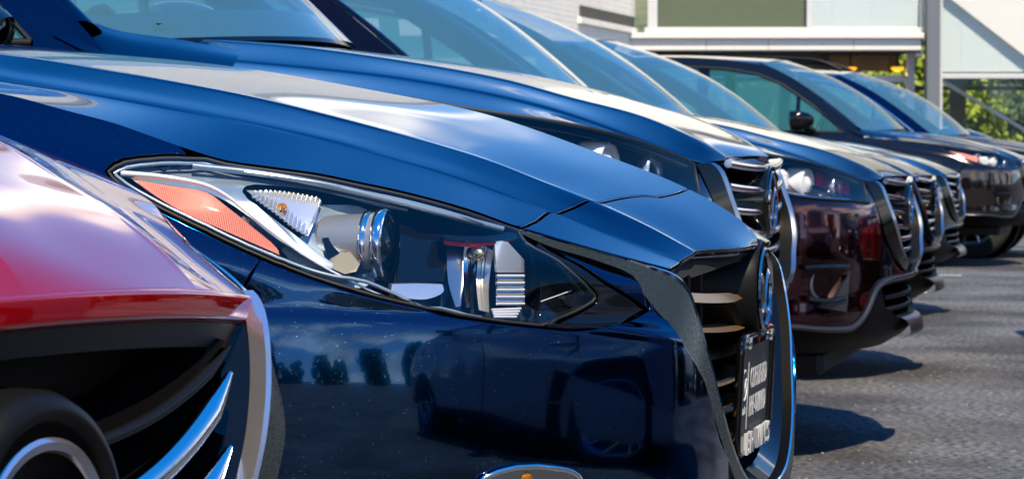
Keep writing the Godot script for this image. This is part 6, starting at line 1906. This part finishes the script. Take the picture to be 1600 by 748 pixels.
	"suv_lens": [21.6,2.5,21.9,3.2,22.1,4,22.5,4.7,23.3,5.5,24.3,6.1,25.4,6.8,26.5,7.4,27.6,8.1,28.7,8.8,30.2,9.6,31.7,10.5,33.3,11.1,34.9,11.6,36.7,11.8,38.6,11.8,40.8,11.7,43.1,11.4,45.5,11.6,46.5,11.3,46.7,5.7,46.5,0.6,45.5,0,43.6,0,41.7,0,39.7,0,37.8,0,35.9,0,34,0,32,0,30.1,0,28.2,0,26.3,0,24.3,0,22.4,0,20.5,0],
	"suv_fender": [-1,-0.4,3,-0.4,4.9,-0.4,6.8,-0.4,8.7,-0.4,10.6,-0.4,12.4,-0.4,14.3,-0.4,16.2,-0.4,18.1,-0.4,20,-0.4,21.6,2.5,21.9,3.2,22.1,4,22.5,4.7,23.3,5.5,24.3,6.1,25.4,6.8,26.5,7.4,27.6,8.1,28.7,8.8,25.9,13.7,24,20.1,22.7,24.8,21.3,24.7,20.1,22.9,18.9,21.4,17.5,20.1,16,19,14.5,18.1,12.9,17.5,11.2,17.3,9.6,17.5,8,18.1,6.4,18.9,4.9,19.9,3.5,21.2,2.2,22.7,1,24.3,0,26,-1,26],
	"suv_bumper": [28.7,8.8,30.2,9.6,31.7,10.5,33.3,11.1,34.9,11.6,36.7,11.8,38.6,11.8,40.8,11.7,43.1,11.4,45.5,11.6,46.5,11.3,46.9,2.7,47.4,5.2,47.8,8,48.2,11.4,48.5,13.8,48.7,15.8,49,17.7,49.2,19.2,49.5,20.4,50.1,21.4,50.9,22.1,51.6,22.9,52.3,23.7,53,24.5,53.7,25.2,54.7,25.9,55.9,26.5,57.1,26.9,59.1,27.3,61.4,27.3,63.6,27.4,64.5,27.4,64.5,28.5,63.6,28.5,60.1,28.5,56.6,28.4,53.7,28.4,52.4,28.4,51.3,28.5,50.2,28.7,49.3,28.9,48.4,29.3,47.5,30.2,46.5,32.1,45.5,34.3,44.5,36.2,44,37.2,43.4,38,42.8,38.7,41.8,39,40.5,39,39.1,38.8,37,38.3,34.7,37.5,32.6,36.9,31.1,36.7,29.7,36.8,28.3,36.7,27,36.5,25.7,36.3,24.3,36.1,24,34.8,23.5,29.9,22.5,27.1,21.3,24.7,22.7,24.8,24,20.1,25.9,13.7],
	"suv_valance": [24.3,36.1,25.7,36.3,27,36.5,28.3,36.7,29.7,36.8,31.1,36.7,32.6,36.9,34.7,37.5,37,38.3,39.1,38.8,40.5,39,41.8,39,42.8,38.7,43.4,38,44,37.2,44.5,36.2,45.5,34.3,46.5,32.1,47.5,30.2,48.4,29.3,49.3,28.9,50.2,28.7,51.3,28.5,52.4,28.4,53.7,28.4,56.6,28.4,60.1,28.5,63.6,28.5,64.5,28.5,64.5,30,63.6,30,61.4,29.9,59.2,29.8,57.1,29.8,55.4,29.7,53.8,29.6,52.3,29.6,51.3,29.6,50.4,29.7,49.5,29.8,50.1,34.1,51.8,35.3,53.4,36.6,55,37.6,56.3,37.8,57.5,37.7,58.8,37.7,60.4,37.7,62,37.7,63.6,37.7,64.5,37.7,64.5,48,64,48,61,48,58,48,55,48,52.1,48,49.1,48,46.1,48,43.1,48,40.1,48,37.1,48,34.2,48,31.2,48,28.2,48,25.2,48,25.2,47.1,24.8,44.6,24.6,40.5],
	"suv_lip_line": [24.3,36.1,25.7,36.3,27,36.5,28.3,36.7,29.7,36.8,31.1,36.7,32.6,36.9,34.7,37.5,37,38.3,39.1,38.8,40.5,39,41.8,39,42.8,38.7,43.4,38,44,37.2,44.5,36.2,45.5,34.3,46.5,32.1,47.5,30.2,48.4,29.3,49.3,28.9,50.2,28.7,51.3,28.5,52.4,28.4,53.7,28.4,56.6,28.4,60.1,28.5,63.6,28.5],
	"suv_fog": [34.9,22.2,36.7,22.4,38.4,22.5,40,23,40.9,23.8,41.7,24.7,42.2,25.8,42.4,27.2,42.3,28.9,42.1,30.6,41.9,32.4,41.5,34,41,35.1,39.6,35.6,37.9,35,36.4,33.6,35.7,31.6,35.2,29.1,35,27.2,34.8,25.6,34.9,24],
}
